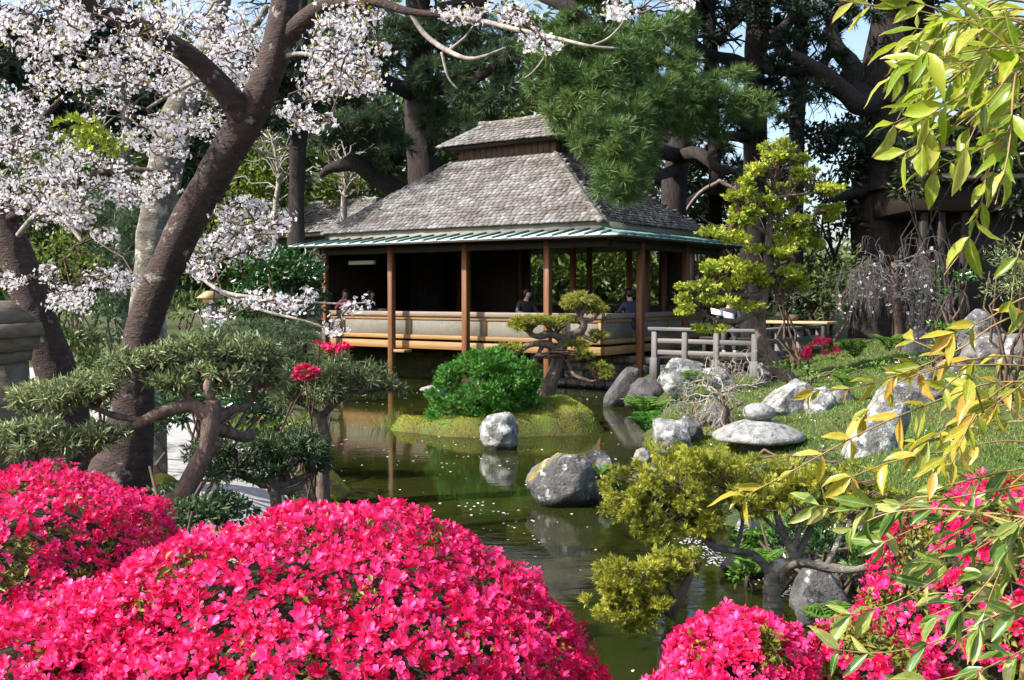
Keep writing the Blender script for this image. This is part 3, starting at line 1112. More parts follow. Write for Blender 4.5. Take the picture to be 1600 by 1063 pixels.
for px in (1080, 1168):
    q = at(px, 400, 30.6)
    MB().cbox((q[0] - .1, 30.5, .7), (q[0] + .1, 30.7, 4.4), .02).build('post', MAT['dark_wood_v'], cg)

pv = thing('garden_pavilion', 'dark pavilion with layered roof boards and thin posts at the far right', 'building', (*at(1530, 480, 26)[:2], 1.0), 0)
q0, q1 = at(1405, 340, 26), at(1700, 340, 26)
zt = at(1500, 285, 26)[2]
for k, (zz, ov, hh) in enumerate(((0, 0, .16), (.75, .45, .14), (1.25, .85, .16))):
    mb = MB()
    x0, x1 = q0[0] + ov, q1[0] + 1
    mb.hexa([(x0, 25.2 + ov, zt + zz), (x1, 25.2 + ov, zt + zz), (x1, 31 - ov, zt + zz), (x0, 31 - ov, zt + zz), (x0 + .25, 25.5 + ov, zt + zz + hh), (x1, 25.5 + ov, zt + zz + hh), (x1, 30.8 - ov, zt + zz + hh), (x0 + .25, 30.8 - ov, zt + zz + hh)])
    mb.build('roof_tier', MAT['dark_wood'], pv)
    if k < 2:
        MB().box((x0 + .5, 25.9 + ov, zt + zz + hh + .002), (x1, 30.2 - ov, zt + (.748 if k == 0 else 1.248))).build('roof_wall', MAT['dark_wood'], pv)
MB().cbox((q0[0] + .15, 25.6, zt - .75), (q1[0] + .9, 30.6, zt - .01), .03).build('eave_beam', MAT['dark_wood'], pv)
for px in (1437, 1464, 1500, 1600):
    q = at(px, 400, 26)
    MB().cbox((q[0] - .09, 25.7, .8), (q[0] + .09, 25.9, zt - .76), .02).build('post', MAT['dark_wood_v'], pv)
MB().cbox((at(1488, 400, 26)[0], 26.2, .8), (q1[0] + .8, 30.2, zt - .76), .03).build('wall', MAT['dark_wood_v'], pv)

# ------------------------------------------------------------------ rocks
def rock_mesh(seed, r, sub=3, cuts=9, rough=.10, flat=.72):
    bm = bmesh.new()
    bmesh.ops.create_icosphere(bm, subdivisions=sub, radius=1.0)
    V = np.array([v.co[:] for v in bm.verts])
    F = np.array([[v.index for v in f.verts] for f in bm.faces])
    bm.free()
    g = RNG(seed)
    off = Vector(g.uniform(-50, 50, 3))
    for i in range(len(V)):
        V[i] *= 1 + mnoise.fractal(Vector(V[i]) * 1.3 + off, .9, 2.1, 3) * rough * 1.5
    for k in range(cuts):
        n = unit(g.normal(size=3))
        d = g.uniform(flat - .12, flat + .16)
        s = V @ n - d
        V = V - np.outer(np.maximum(s, 0) * .96, n)
    for i in range(len(V)):
        p = Vector(V[i])
        q = mnoise.fractal(p * 3.2 + off, .8, 2.2, 5) * rough * .32
        r_ = mnoise.noise(p * 2.6 - off)
        q -= .05 * max(0.0, 1 - abs(r_) / .06) * (rough > .08)
        V[i] *= 1 + q
    hi_, lo_ = V.max(0), V.min(0)
    V = (V - (hi_ + lo_) / 2) / ((hi_ - lo_) / 2)
    return V * np.asarray(r), F


def rock(label, box, Y, mat='stone_grey', seed=1, depth=.85, sub=4, name='rock', cuts=12, rough=.15, flat=.68, sink=.18, tilt=0, group=None, taper=0):
    """box: photograph rectangle (x0, y0, x1, y1) the rock shows in, at depth Y."""
    x0, y0, x1, y1 = box
    c = at((x0 + x1) / 2, (y0 + y1) / 2, Y)
    w = (x1 - x0) * Y / F_PX / 2 * 1.08
    h = (y1 - y0) * Y / F_PX / 2 * 1.06
    zlo, zhi = c[2] - h, c[2] + h
    zlo -= sink * (zhi - zlo) + .03
    cz = (zlo + zhi) / 2
    V, F = rock_mesh(seed, (w, w * depth, (zhi - zlo) / 2), sub, cuts, rough, flat)
    zn = np.clip(V[:, 2] / ((zhi - zlo) / 2) * .5 + .5, 0, 1)
    V[:, :2] *= (1 - taper * zn)[:, None]
    V[:, 0] += tilt * V[:, 2]
    base = np.array([c[0], Y, zlo])
    o = MB().add(V + np.array([0, 0, cz - zlo]), [F[0]], F[1:]).build(name, MAT[mat], smooth=False)
    o.location = base
    o.data.polygons.foreach_set('use_smooth', np.ones(len(F), bool))
    tag(o, label, 'rock', group)
    return o


rock('pale egg-shaped upright rock standing in the water in front of the island', (751, 645, 808, 710), 14.5, 'stone_pale', 3, .8, cuts=7, flat=.8)
rock('broad mossy boulder in the pond with yellow moss along its foot', (816, 706, 945, 792), 10.7, 'stone_moss', 57, .8, cuts=18, flat=.58, tilt=.12, rough=.2, taper=.22)
rock('small lichen-spotted boulder behind the broad mossy pond boulder', (908, 704, 958, 760), 11.4, 'stone_moss', 6, .9)
rock('large pale lichen-covered boulder standing tall on the lawn', (1322, 598, 1422, 735), 11.6, 'stone_pale', 8, .7, cuts=16, flat=.6, tilt=.22, taper=.3)
rock('long low grey boulder on the lawn behind the tall pale one', (1380, 596, 1470, 640), 14.2, 'stone_grey', 9, .8)
rock('round smooth grey rock beside the long low boulder', (1430, 577, 1466, 606), 15, 'stone_grey', 10, .9, cuts=4)
rock('white streaked boulder below the golden cypress', (1190, 593, 1268, 650), 14.8, 'stone_pale', 12, .8, cuts=10, tilt=.25)
rock('pale sloping boulder right of the white streaked one', (1258, 604, 1306, 654), 14.4, 'stone_pale', 13, .9, tilt=.25)
rock('dark boulder touching the pale sloping boulder', (1296, 606, 1340, 646), 14.9, 'stone_grey', 14, .9)
rock('tall white boulder at the foot of the deck railing', (1028, 560, 1092, 612), 17.6, 'stone_pale', 15, .8, cuts=10, tilt=.2)
rock('flat white rock between the tall white boulder and the deck posts', (1088, 574, 1142, 600), 17.9, 'stone_pale', 16, .8)
rock('brown-grey rock by the foot of the golden cypress', (1182, 566, 1214, 594), 18.2, 'stone_grey', 17, .8)
rock('blocky grey-white rock at the pond edge left of the lantern', (1022, 655, 1078, 702), 13.2, 'stone_pale', 18, .8, cuts=11, flat=.66)
rock('round grey rock next to the blocky pond-edge rock', (1062, 650, 1098, 686), 13.5, 'stone_grey', 19, .9)
rock('small white rock at the waterline left of the lantern', (990, 700, 1018, 722), 13.0, 'stone_pale', 20, .9, cuts=5)
rock('smooth grey slab leaning at the water under the tea house corner', (948, 575, 988, 640), 20.0, 'stone_dark', 21, .4, cuts=6, rough=.06, tilt=.35)
rock('dark brown rock beside the leaning slab', (978, 590, 1040, 635), 19.2, 'stone_dark', 22, .8)
rock('pale flat stone in the shade behind the round island shrub', (658, 602, 700, 616), 20.6, 'stone_pale', 23, .8, cuts=5)
rock('large grey boulder behind the lawn at the right', (1500, 520, 1572, 570), 17, 'stone_grey', 24, .8)
rock('wide grey boulder at the right edge behind the lawn', (1556, 522, 1626, 568), 16.5, 'stone_grey', 25, .8)
rock('dark upright boulder under the weeping shrub', (1408, 512, 1456, 556), 20, 'stone_dark', 26, .8)
rock('high grey boulder at the upper right below the clipped shrub', (1496, 484, 1560, 536), 18.2, 'stone_grey', 27, .8)
rock('small grey rock in the row along the back of the lawn', (1464, 560, 1512, 590), 16.4, 'stone_grey', 28, .8)
rock('yellow mossy rock on the left bank of the pond', (462, 735, 545, 778), 10.6, 'stone_moss_heavy', 30, .8, cuts=6)
rock('small yellow mossy stone behind the left pine branches', (402, 645, 432, 664), 14.2, 'stone_moss_heavy', 31, .8, cuts=6)
rock('dark mossy rock behind the left azalea beside the path', (222, 742, 280, 790), 8.0, 'stone_moss_heavy', 32, .8)
rock('grey boulder on the near right bank under the golden shrub', (1236, 880, 1330, 960), 6.6, 'stone_grey', 33, .7, cuts=10)
rock('tall grey-brown rock on the bank behind the golden shrub trunk', (1238, 790, 1316, 880), 7.6, 'stone_grey', 34, .7, cuts=10)
rock('pale rock on the near bank left of the golden shrub branches', (1148, 800, 1190, 850), 8.8, 'stone_pale', 35, .8)
rock('dark rock in the shade under the right azalea bank', (1300, 840, 1400, 920), 7.0, 'stone_dark', 36, .7)
rock('wide dark grey slab on the near bank right of the golden shrub trunk', (1290, 770, 1400, 850), 7.8, 'stone_grey', 40, .7)
rock('jagged brown-grey rock at the waterline under the golden shrub', (1130, 850, 1200, 905), 7.9, 'stone_dark', 41, .7)
rock('low dark rock on the near bank behind the nandina stems', (1380, 800, 1470, 880), 7.2, 'stone_dark', 42, .7)
rock('small mossy stone on the right end of the island', (896, 645, 936, 668), 16.8, 'stone_moss', 38, .8)
rock('grey rock under the bare weeping maple', (1100, 628, 1140, 660), 14.6, 'stone_grey', 39, .8)

# ------------------------------------------------------------------ stone lantern
lc = at(1185, 684, 12.6)
lz = lc[2]
lg = G(lc[0], 12.6)
lan = thing('stone_lantern', 'low snow-viewing stone lantern with a wide umbrella cap above the golden shrub', 'stone lantern', (lc[0], 12.6, lg - .02))
s = 12.6 / F_PX
prof = [(.02, .02), (52 * s, -.03), (66 * s, -.02), (71 * s, -.005), (72 * s, .03), (66 * s, .07), (56 * s, .115), (42 * s, .165), (28 * s, .205), (16 * s, .225), (.01, .228)]
V0 = MB().lathe([(r, z) for r, z in prof], (lc[0], 12.6, lz), 40)
g = RNG(70)
V0.v[0] += (np.array([[.012, .012, .008]]) * np.array([[mnoise.noise(Vector(v * 3)) for _ in range(3)] for v in V0.v[0]]))
V0.build('cap', MAT['lantern'], lan, True)
V, F = rock_mesh(71, (25 * s, 25 * s, 14.5 * s), 3, 3, .05, .9)
MB().add(V + np.array([lc[0], 12.6, lz + .225 + 12 * s]), F).build('jewel', MAT['lantern'], lan, True)
MB().lathe([(.20, lz - .24), (.22, lz - .02)], (lc[0], 12.6, 0), 6).build('fire_box', MAT['stone_dark'], lan)
MB().lathe([(.36, lz - .32), (.38, lz - .25)], (lc[0], 12.6, 0), 6).build('platform', MAT['lantern'], lan)
for k in range(3):
    a = k * 2.094 + .4
    pts = [(lc[0] + math.cos(a) * r, 12.6 + math.sin(a) * r, z) for r, z in ((.26, lz - .30), (.36, lz - .42), (.38, min(lg - .12, lz - .55)))]
    MB().tube(catmull(np.array(pts), 8), .06, 8).build('leg', MAT['lantern'], lan, True)

# weathered lantern at the left edge, brown post, small wooden lantern far behind
wl = thing('stone_lantern', 'weathered brown-grey stone lantern cut off by the left edge', 'stone lantern', (*at(-12, 700, 7.6)[:2], G(*at(-12, 700, 7.6)[:2])))
k = 7.6 / F_PX
cx, cy = at(-12, 700, 7.6)[:2]
zz = lambda py: at(0, py, 7.6)[2]


def sq(mb, r0, r1, z0, z1, bev=.015):
    return mb.hexa([(cx - r0, cy - r0, z0), (cx + r0, cy - r0, z0), (cx + r0, cy + r0, z0), (cx - r0, cy + r0, z0), (cx - r1, cy - r1, z1), (cx + r1, cy - r1, z1), (cx + r1, cy + r1, z1), (cx - r1, cy + r1, z1)])


sq(sq(MB(), 60 * k, 56 * k, zz(526), zz(505)), 54 * k, 22 * k, zz(504), zz(470)).build('cap', MAT['lantern_old'], wl)
sq(MB(), 52 * k, 55 * k, zz(548), zz(527)).build('cap_slab', MAT['lantern_old'], wl)
sq(MB(), 44 * k, 46 * k, zz(566), zz(549)).build('light_box', MAT['lantern_old'], wl)
sq(MB(), 46 * k, 41 * k, zz(740), zz(567)).build('column', MAT['lantern_old'], wl)
sq(MB(), 56 * k, 52 * k, G(cx, cy) - .1, zz(741)).build('base', MAT['lantern_old'], wl)
q = at(49, 680, 8.6)
wp = MB()
wp.tube([(q[0], q[1], G(q[0], q[1]) - .1), (q[0] + .01, q[1], at(49, 670, 8.6)[2]), (q[0], q[1], at(49, 606, 8.6)[2])], [.085, .082, .08], 10, .03, 3)
tag(wp.build('wooden_post', MAT['cherry_bark'], smooth=True), 'short brown wooden post just right of the weathered lantern', 'post')

q = at(329, 480, 15)
sl = thing('wooden_lantern', 'small wooden garden lantern with a pitched roof seen behind the cherry trunk', 'lantern', (q[0], q[1], G(q[0], q[1])))
MB().cbox((q[0] - .05, q[1] - .05, G(q[0], q[1]) - .1), (q[0] + .05, q[1] + .05, at(0, 473, 15)[2]), .01).build('post', MAT['grey_wood_v'], sl)
MB().cbox((q[0] - .09, q[1] - .09, at(0, 474, 15)[2]), (q[0] + .09, q[1] + .09, at(0, 464, 15)[2]), .01).build('light_box', MAT['tan_top'], sl)
z0_, z1_ = at(0, 466, 15)[2], at(0, 455, 15)[2]
MB().hexa([(q[0] - .17, q[1] - .16, z0_), (q[0] + .17, q[1] - .16, z0_), (q[0] + .17, q[1] + .16, z0_), (q[0] - .17, q[1] + .16, z0_), (q[0] - .02, q[1] - .14, z1_), (q[0] + .02, q[1] - .14, z1_), (q[0] + .02, q[1] + .14, z1_), (q[0] - .02, q[1] + .14, z1_)]).build('roof', MAT['tan_top'], sl)

# ------------------------------------------------------------------ people
def plain(name, c, rough=.7):
    m, nt, out = nodemat(name)
    p = N(nt, 'ShaderNodeBsdfPrincipled')
    nz = noise_tex(nt, coords(nt), 18, 3)
    c_ = mixc(nt, nz.outputs[0], tuple(x * .8 for x in c), tuple(min(1, x * 1.15) for x in c))
    nt.links.new(c_, p.inputs['Base Color'])
    p.inputs['Roughness'].default_value = rough
    nt.links.new(p.outputs[0], out.inputs[0])
    return m


MAT['skin'] = plain('skin', (.55, .34, .26), .5)
MAT['hair'] = plain('dark_hair', (.025, .014, .010), .5)
MAT['pink'] = plain('pink_cloth', (.72, .12, .20))
MAT['black'] = plain('black_cloth', (.02, .02, .022))
MAT['navy'] = plain('navy_cloth', (.03, .04, .075))
MAT['greycl'] = plain('grey_cloth', (.22, .22, .24))
MAT['paper'] = plain('paper', (.75, .74, .78))
MAT['trousers'] = plain('dark_trousers', (.03, .03, .04))


def skin_obj(name, verts, edges, rad, mat, parent, sub=1):
    me = bpy.data.meshes.new(name)
    me.from_pydata([tuple(map(float, v)) for v in verts], edges, [])
    me.materials.append(mat)
    o = bpy.data.objects.new(name, me)
    COL.objects.link(o)
    o.parent = parent
    md = o.modifiers.new('skin', 'SKIN')
    md.use_smooth_shade = True
    if not me.skin_vertices:
        bpy.context.view_layer.objects.active = o
        bpy.ops.mesh.customdata_skin_add()
    for i, r in enumerate(rad):
        d = me.skin_vertices[0].data[i]
        d.radius = (r, r)
        d.use_root = (i == 0)
    s_ = o.modifiers.new('sub', 'SUBSURF')
    s_.levels = sub
    s_.render_levels = sub
    return o


def person(label, pos, yaw_, top, lean=0.0, twist=0.0, elbow=((.26, .12, .72), (-.26, .12, .72)), wrist=((.12, .36, .74), (-.12, .36, .74)), hair='long', head_turn=0.0):
    t = thing('person', label, 'person', pos, yaw_)
    def ln(p):
        x, y, z = p
        h = max(0, z - .48)
        return (x + twist * h, y + lean * h, z)
    sk = [ln(p) for p in [(0, 0, .48), (0, .0, .66), (0, .01, .86), (0, .02, .99), (0, .035, 1.07), (0, .05, 1.14), (0, .055, 1.22)]]
    rad = [.125, .115, .125, .062, .052, .083, .072]
    ed = [(0, 1), (1, 2), (2, 3), (3, 4), (4, 5), (5, 6)]
    nose = ln((math.sin(head_turn) * .09, .05 + math.cos(head_turn) * .10, 1.145))
    sk.append(nose); rad.append(.016); ed.append((5, 7))
    for i, sg in enumerate((1, -1)):
        sh = ln((.165 * sg, .01, .94))
        el = ln(elbow[i]); wr = ln(wrist[i])
        k = len(sk)
        d = unit(np.array(wr) - np.array(el))
        pal = np.array(wr) + d * .06
        sk += [sh, el, wr, tuple(pal)]
        rad += [.058, .042, .028, .032]
        ed += [(2, k), (k, k + 1), (k + 1, k + 2), (k + 2, k + 3)]
        sd_ = unit(np.cross(d, [0, 0, 1]))
        for f in range(4):
            a = pal + d * .035 + sd_ * (f - 1.5) * .02
            b_ = a + d * (.035 - .004 * abs(f - 1.3)) + np.array([0, 0, -.012])
            j = len(sk)
            sk += [tuple(a), tuple(b_)]
            rad += [.009, .008]
            ed += [(k + 3, j), (j, j + 1)]
        j = len(sk)
        th = np.array(wr) + d * .03 - sd_ * .035
        sk += [tuple(th), tuple(th + d * .03)]
        rad += [.010, .008]
        ed += [(k + 2, j), (j, j + 1)]
    for sg in (1, -1):
        k = len(sk)
        sk += [(.095 * sg, .03, .46), (.11 * sg, .42, .47), (.11 * sg, .44, .10), (.11 * sg, .56, .05)]
        rad += [.085, .062, .042, .035]
        ed += [(0, k), (k, k + 1), (k + 1, k + 2), (k + 2, k + 3)]
    skin_obj('body', sk, ed, rad, MAT['skin'], t)
    # clothes follow the body
    v = sk[:4]
    r_ = [.145, .138, .148, .072]
    e_ = [(0, 1), (1, 2), (2, 3)]
    for i, sg in enumerate((1, -1)):
        k = len(v)
        v = v + [ln((.165 * sg, .01, .94)), ln(elbow[i]), tuple(np.array(ln(elbow[i])) * .2 + np.array(ln(wrist[i])) * .8)]
        r_ += [.074, .058, .046]
        e_ += [(2, k), (k, k + 1), (k + 1, k + 2)]
    skin_obj('top', v, e_, r_, MAT[top], t)
    v = [(0, 0, .46)]
    r_ = [.14]
    e_ = []
    for sg in (1, -1):
        k = len(v)
        v += [(.095 * sg, .03, .46), (.11 * sg, .42, .475), (.11 * sg, .44, .09)]
        r_ += [.10, .078, .058]
        e_ += [(0, k), (k, k + 1), (k + 1, k + 2)]
    skin_obj('trousers', v, e_, r_, MAT['trousers'], t)
    hc = np.array(ln((-math.sin(head_turn) * .02, .025, 1.185)))
    hm = MB()
    bm = bmesh.new()
    bmesh.ops.create_icosphere(bm, subdivisions=3, radius=1)
    for vv in bm.verts:
        f_ = vv.co.x * math.sin(head_turn) + vv.co.y * math.cos(head_turn)
        c_ = np.array(vv.co) * np.array([.098, .105, .112])
        if hair == 'long' and vv.co.z < -.1 and f_ < .45:
            c_[2] *= 2.6
            c_[0] *= 1.15
        if f_ > .35 and vv.co.z < .35:
            c_ *= .55
        vv.co = Vector(hc + c_ * (1 + .06 * mnoise.noise(vv.co * 4)))
    hm.bm(bm).build('hair', MAT['hair'], t, True, local=True)
    for sg in (1, -1):
        fx, fy = math.sin(head_turn), math.cos(head_turn)
        e0 = np.array(ln((0, .05, 1.165))) + np.array([fx * .082 + sg * fy * .032, fy * .082 - sg * fx * .032, 0])
        MB().lathe([(.001, -.010), (.010, -.004), (.010, .004), (.001, .010)], e0, 8).build('eye', MAT['hair'], t, local=True)
    mo = np.array(ln((0, .045, 1.105))) + np.array([math.sin(head_turn) * .078, math.cos(head_turn) * .078, 0])
    MB().lathe([(.001, -.006), (.022, 0), (.001, .006)], mo, 8, 1, .6).build('mouth', MAT['pink'], t, local=True)
    return t


def seat(px, b_, z=1.05):
    r_ = (px - 800) / F_PX
    q = HC + HV * b_
    a = (q[0] - r_ * q[1]) / (r_ * HU[1] - HU[0])
    p_ = hp(a, b_)
    return (p_[0], p_[1], z)


to_cam = math.pi
person('person in a pink top with long hair at the left end of the tea house', seat(541, 1.5), to_cam - .2, 'pink', wrist=((.02, .2, 1.02), (-.1, .3, .80)), elbow=((.24, .15, .74), (-.25, .12, .74)))
person('person in dark clothes in profile seated near the one in pink', seat(578, 1.8), to_cam + 1.3, 'black', head_turn=.2)
person('person in a black jacket leaning on the railing near the middle posts', seat(818, 1.62), to_cam + .45, 'black', lean=.25, wrist=((.06, .42, .66), (-.16, .4, .64)), head_turn=-.3, hair='short')
person('person in navy seen from behind near the right corner of the tea house', seat(985, 2.4), .5, 'navy', hair='short')
pr = person('person in black holding white papers behind the deck railing', (*at(1140, 480, 21.5)[:2], .92), to_cam - .2, 'black', lean=.2, wrist=((.12, .38, .74), (-.14, .4, .74)), hair='short')
for k, (px, py) in enumerate(((1121, 489), (1139, 494))):
    q = at(px, py, 20.85)
    mb = MB()
    mb.hexa([(q[0] - .12, q[1], q[2] - .02), (q[0] + .11, q[1] - .02, q[2] - .07), (q[0] + .12, q[1] + .12, q[2] + .04), (q[0] - .11, q[1] + .13, q[2] + .09)] + [(q[0] - .12, q[1] - .003, q[2] - .012), (q[0] + .11, q[1] - .023, q[2] - .062), (q[0] + .12, q[1] + .117, q[2] + .048), (q[0] - .11, q[1] + .127, q[2] + .098)])
    tag(mb.build('paper_sheet', MAT['paper']), ['upper left white paper sheet held by the person on the deck', 'lower right white paper sheet held by the person on the deck'][k], 'paper', 'papers held by the person on the deck')
q = at(1140, 480, 21.3)
bn = thing('deck_bench', 'dark low bench behind the deck railing under the person with papers', 'bench', (q[0], q[1], .9), yaw)
MB().cbox((-.6, -.18, .36), (.6, .18, .41), .01).build('seat', MAT['dark_wood'], bn, local=True)
for sx in (-.5, .5):
    MB().cbox((sx - .04, -.15, 0), (sx + .04, .15, .359), .006).build('leg', MAT['dark_wood_v'], bn, local=True)
q = at(1240, 498, 21.6)
pot = thing('potted_plant', 'small pot with a green plant on the tan deck table', 'potted plant', (q[0], q[1], 1.64))
MB().lathe([(.07, 1.637), (.10, 1.70), (.11, 1.77), (.09, 1.77), (.07, 1.75)], (q[0], q[1], 0), 16).build('pot', MAT['dark_twig'], pot, True)

# ------------------------------------------------------------------ vegetation materials
MAT['azalea'] = M_leaf('azalea_petal', [(.62, .003, .04), (.78, .010, .11), (.84, .03, .20), (.88, .12, .36)], trans=.30, rough=.45, nscale=3, spec=.25, nmix=.25)
MAT['azalea_o'] = M_leaf('azalea_petal_single', [(.62, .003, .04), (.78, .010, .11), (.84, .03, .20), (.88, .12, .36)], trans=.30, rough=.45, nscale=3, spec=.25, per='object', nmix=.2)
MAT['azalea_leaf'] = M_leaf('azalea_leaf', [(.03, .05, .01), (.10, .13, .015), (.24, .22, .03), (.14, .07, .02)], trans=.25)
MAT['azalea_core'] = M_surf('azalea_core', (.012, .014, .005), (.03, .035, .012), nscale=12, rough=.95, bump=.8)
MAT['blossom'] = M_leaf('cherry_petal', [(.70, .60, .66), (.80, .75, .80), (.84, .82, .84), (.86, .85, .87)], trans=.42, rough=.6, nscale=2, spec=.15, nmix=.4)
MAT['young_leaf'] = M_leaf('young_leaf', [(.22, .26, .02), (.36, .32, .03), (.40, .24, .05)], trans=.5)
MAT['pine_bright'] = M_leaf('pine_needles_bright', [(.025, .06, .02), (.065, .13, .035), (.13, .21, .055), (.30, .36, .11)], trans=.25, rough=.45, nscale=.8)
MAT['pine_mid'] = M_leaf('pine_needles', [(.022, .048, .022), (.055, .095, .045), (.10, .15, .065)], trans=.25, nscale=.6)
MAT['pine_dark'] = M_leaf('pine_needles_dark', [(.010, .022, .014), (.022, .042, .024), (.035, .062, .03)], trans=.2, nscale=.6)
MAT['wood_leaf'] = M_leaf('woodland_leaf', [(.025, .042, .017), (.055, .085, .026), (.10, .14, .035), (.17, .20, .05)], trans=.35, nscale=.35, nmix=.6)
MAT['fresh_leaf'] = M_leaf('fresh_leaf', [(.06, .10, .015), (.13, .19, .025), (.22, .28, .04)], trans=.45, nscale=.7)
MAT['camellia'] = M_leaf('glossy_leaf', [(.012, .045, .010), (.025, .085, .016), (.05, .12, .022)], trans=.15, rough=.22, spec=.7)
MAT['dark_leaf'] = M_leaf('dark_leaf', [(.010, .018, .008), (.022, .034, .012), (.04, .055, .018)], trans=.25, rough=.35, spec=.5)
MAT['gold'] = M_leaf('golden_cypress_scale', [(.07, .14, .016), (.20, .29, .028), (.42, .45, .05), (.66, .60, .09)], trans=.25, nscale=1.6, nmix=.5)
MAT['gold_near'] = M_leaf('golden_shrub_scale', [(.05, .08, .010), (.16, .19, .02), (.36, .36, .035), (.60, .54, .08)], trans=.25, nscale=3.0, nmix=.5)
MAT['bonsai'] = M_leaf('bonsai_needles', [(.09, .12, .02), (.24, .26, .035), (.42, .38, .06)], trans=.25, nscale=2.0)
MAT['round_green'] = M_leaf('clipped_conifer', [(.02, .085, .010), (.055, .19, .020), (.12, .30, .035)], trans=.2, nscale=2.5, nmix=.4)
MAT['podo'] = M_leaf('sprawling_conifer', [(.05, .075, .034), (.14, .19, .078), (.26, .32, .14), (.42, .44, .20)], trans=.3, rough=.38, spec=.5, nscale=2.2)
MAT['juniper'] = M_leaf('juniper_leaf', [(.022, .042, .02), (.065, .11, .045), (.14, .20, .08)], trans=.2, nscale=2)
MAT['fern'] = M_leaf('fern_leaf', [(.06, .15, .02), (.12, .26, .03), (.20, .33, .06)], trans=.4, nscale=3)
MAT['grass'] = M_leaf('grass_blade', [(.07, .12, .018), (.15, .23, .035), (.26, .33, .06)], trans=.35, nscale=1.2)
MAT['moss_blade'] = M_leaf('moss_blade', [(.06, .10, .012), (.15, .20, .02), (.34, .32, .022), (.56, .43, .03)], trans=.3, nscale=1.5, nmix=.72)
MAT['nandina_up'] = M_leaf('nandina_yellow_leaf', [(.12, .22, .012), (.22, .32, .018), (.36, .42, .03), (.50, .48, .12)], trans=.5, rough=.33, spec=.5, per='object', nscale=8, nmix=.15, rib=(.5, .5, .2))
MAT['nandina_mid'] = M_leaf('nandina_golden_leaf', [(.17, .26, .02), (.36, .36, .03), (.50, .40, .04), (.55, .28, .05)], trans=.45, rough=.33, spec=.5, per='object', nscale=8, nmix=.15, rib=(.55, .5, .2))
MAT['nandina_low'] = M_leaf('nandina_green_leaf', [(.05, .14, .02), (.12, .22, .03), (.26, .33, .06), (.44, .42, .16)], trans=.4, rough=.3, spec=.55, per='object', nscale=8, nmix=.15, rib=(.45, .5, .25))
MAT['nandina_up_far'] = M_leaf('nandina_yellow_leaf_mass', [(.12, .22, .012), (.22, .32, .018), (.36, .42, .03), (.50, .48, .12)], trans=.5, rough=.4, spec=.4, nscale=8, nmix=.15)
MAT['nandina_mid_far'] = M_leaf('nandina_golden_leaf_mass', [(.17, .26, .02), (.36, .36, .03), (.50, .40, .04), (.55, .28, .05)], trans=.45, rough=.4, spec=.4, nscale=8, nmix=.15)
MAT['nandina_low_far'] = M_leaf('nandina_green_leaf_mass', [(.05, .14, .02), (.12, .22, .03), (.26, .33, .06), (.44, .42, .16)], trans=.4, rough=.4, spec=.4, nscale=8, nmix=.15)
MAT['red_leaf'] = M_leaf('red_leaf', [(.30, .02, .01), (.48, .05, .02), (.40, .10, .02)], trans=.4, per='object')
MAT['stem'] = M_surf('nandina_stem', (.16, .10, .04), (.30, .22, .07), scale=(4, 4, 4), nscale=4, rough=.6, bump=.1)
MAT['petal_float'] = M_leaf('fallen_petal', [(.72, .68, .66), (.82, .8, .8)], trans=.1, rough=.7)

g0 = RNG(77)
TN = [T_needles(g0, 20, .030, 1.0) for _ in range(3)]
TND = [T_needles(g0, 12, .075, 1.15) for _ in range(3)]
TS = [T_spray(g0, 7) for _ in range(4)]
TSN = [T_spray(g0, 6, .055, 1.5) for _ in range(4)]
TB = [T_flower(g0, 5, .25, .72) for _ in range(4)]
TA = [T_flower(g0, 5, .98, .84, fine=True) for _ in range(5)]
TL = [T_leaf(.42, .10, .15), T_leaf(.34, .14, .05), T_leaf(.5, .08, .3)]
TLN = [T_leaf(.2, .03, .2), T_leaf(.16, .04, .1)]


def spread_tpl(mb, rng, tpls, pos, M, scale):
    scale = np.broadcast_to(scale, (len(pos),))
    k = rng.integers(len(tpls), size=len(pos))
    for i, t in enumerate(tpls):
        s = k == i
        mb.scatter(t, pos[s], M[s], scale[s])
    return mb


def ell(px, py, Y, rx, ry, df=1.0):
    k = Y / F_PX
    return at(px, py, Y), np.array([rx * k, rx * k * df, ry * k])


def foliage(name, parent, mat, cl, tpls, size, dens, seed, k=10, cr=.4, tilt=.35, lo=.45, df=.9, sub=0, kind=None, yfac=1.0):
    """cl: clusters (px, py, Y, rx, ry); dens: pieces per 100 photograph px^2 of the cluster."""
    rng = RNG(seed)
    mb = MB()
    for c in cl:
        px, py, Y, rx, ry = c[:5]
        cc, r = ell(px, py, Y, rx, ry, df)
        n = max(6, int(rx * ry * 3.14 * dens / 100))
        kk = max(3, int(k * max(.5, (rx * ry / 1500) ** .5)))
        p, nr = cloud(rng, cc, r, n, kk, cr, lo)
        if tpls is TN or tpls is TND or tpls[0] is TA[0]:
            M = frames(nr, rng, tilt)
        else:
            M = frames_yz(nr + rng.normal(size=nr.shape) * (.35 + tilt * .5), rng.normal(size=nr.shape) + [0, 0, .6])
        spread_tpl(mb, rng, tpls, p, M, size * rng.uniform(.7, 1.3, n))
    return mb.build(name, MAT[mat], parent, kind=kind)


def plant(name, label, cat, px, Y, group=None, py=600):
    q = at(px, py, Y)
    return thing(name, label, cat, (q[0], q[1], G(q[0], q[1])), 0, group)


def trunk_down(pts, extra=.25):
    """extend a pixel polyline to below the ground at its first point."""
    px, py, Y, r = pts[0]
    q = at(px, py, Y)
    gz = G(q[0], q[1]) - extra
    if gz < q[2]:
        py2 = py + (q[2] - gz) * F_PX / Y
        return [(px, py2, Y, r * 1.15)] + list(pts)
    return list(pts)


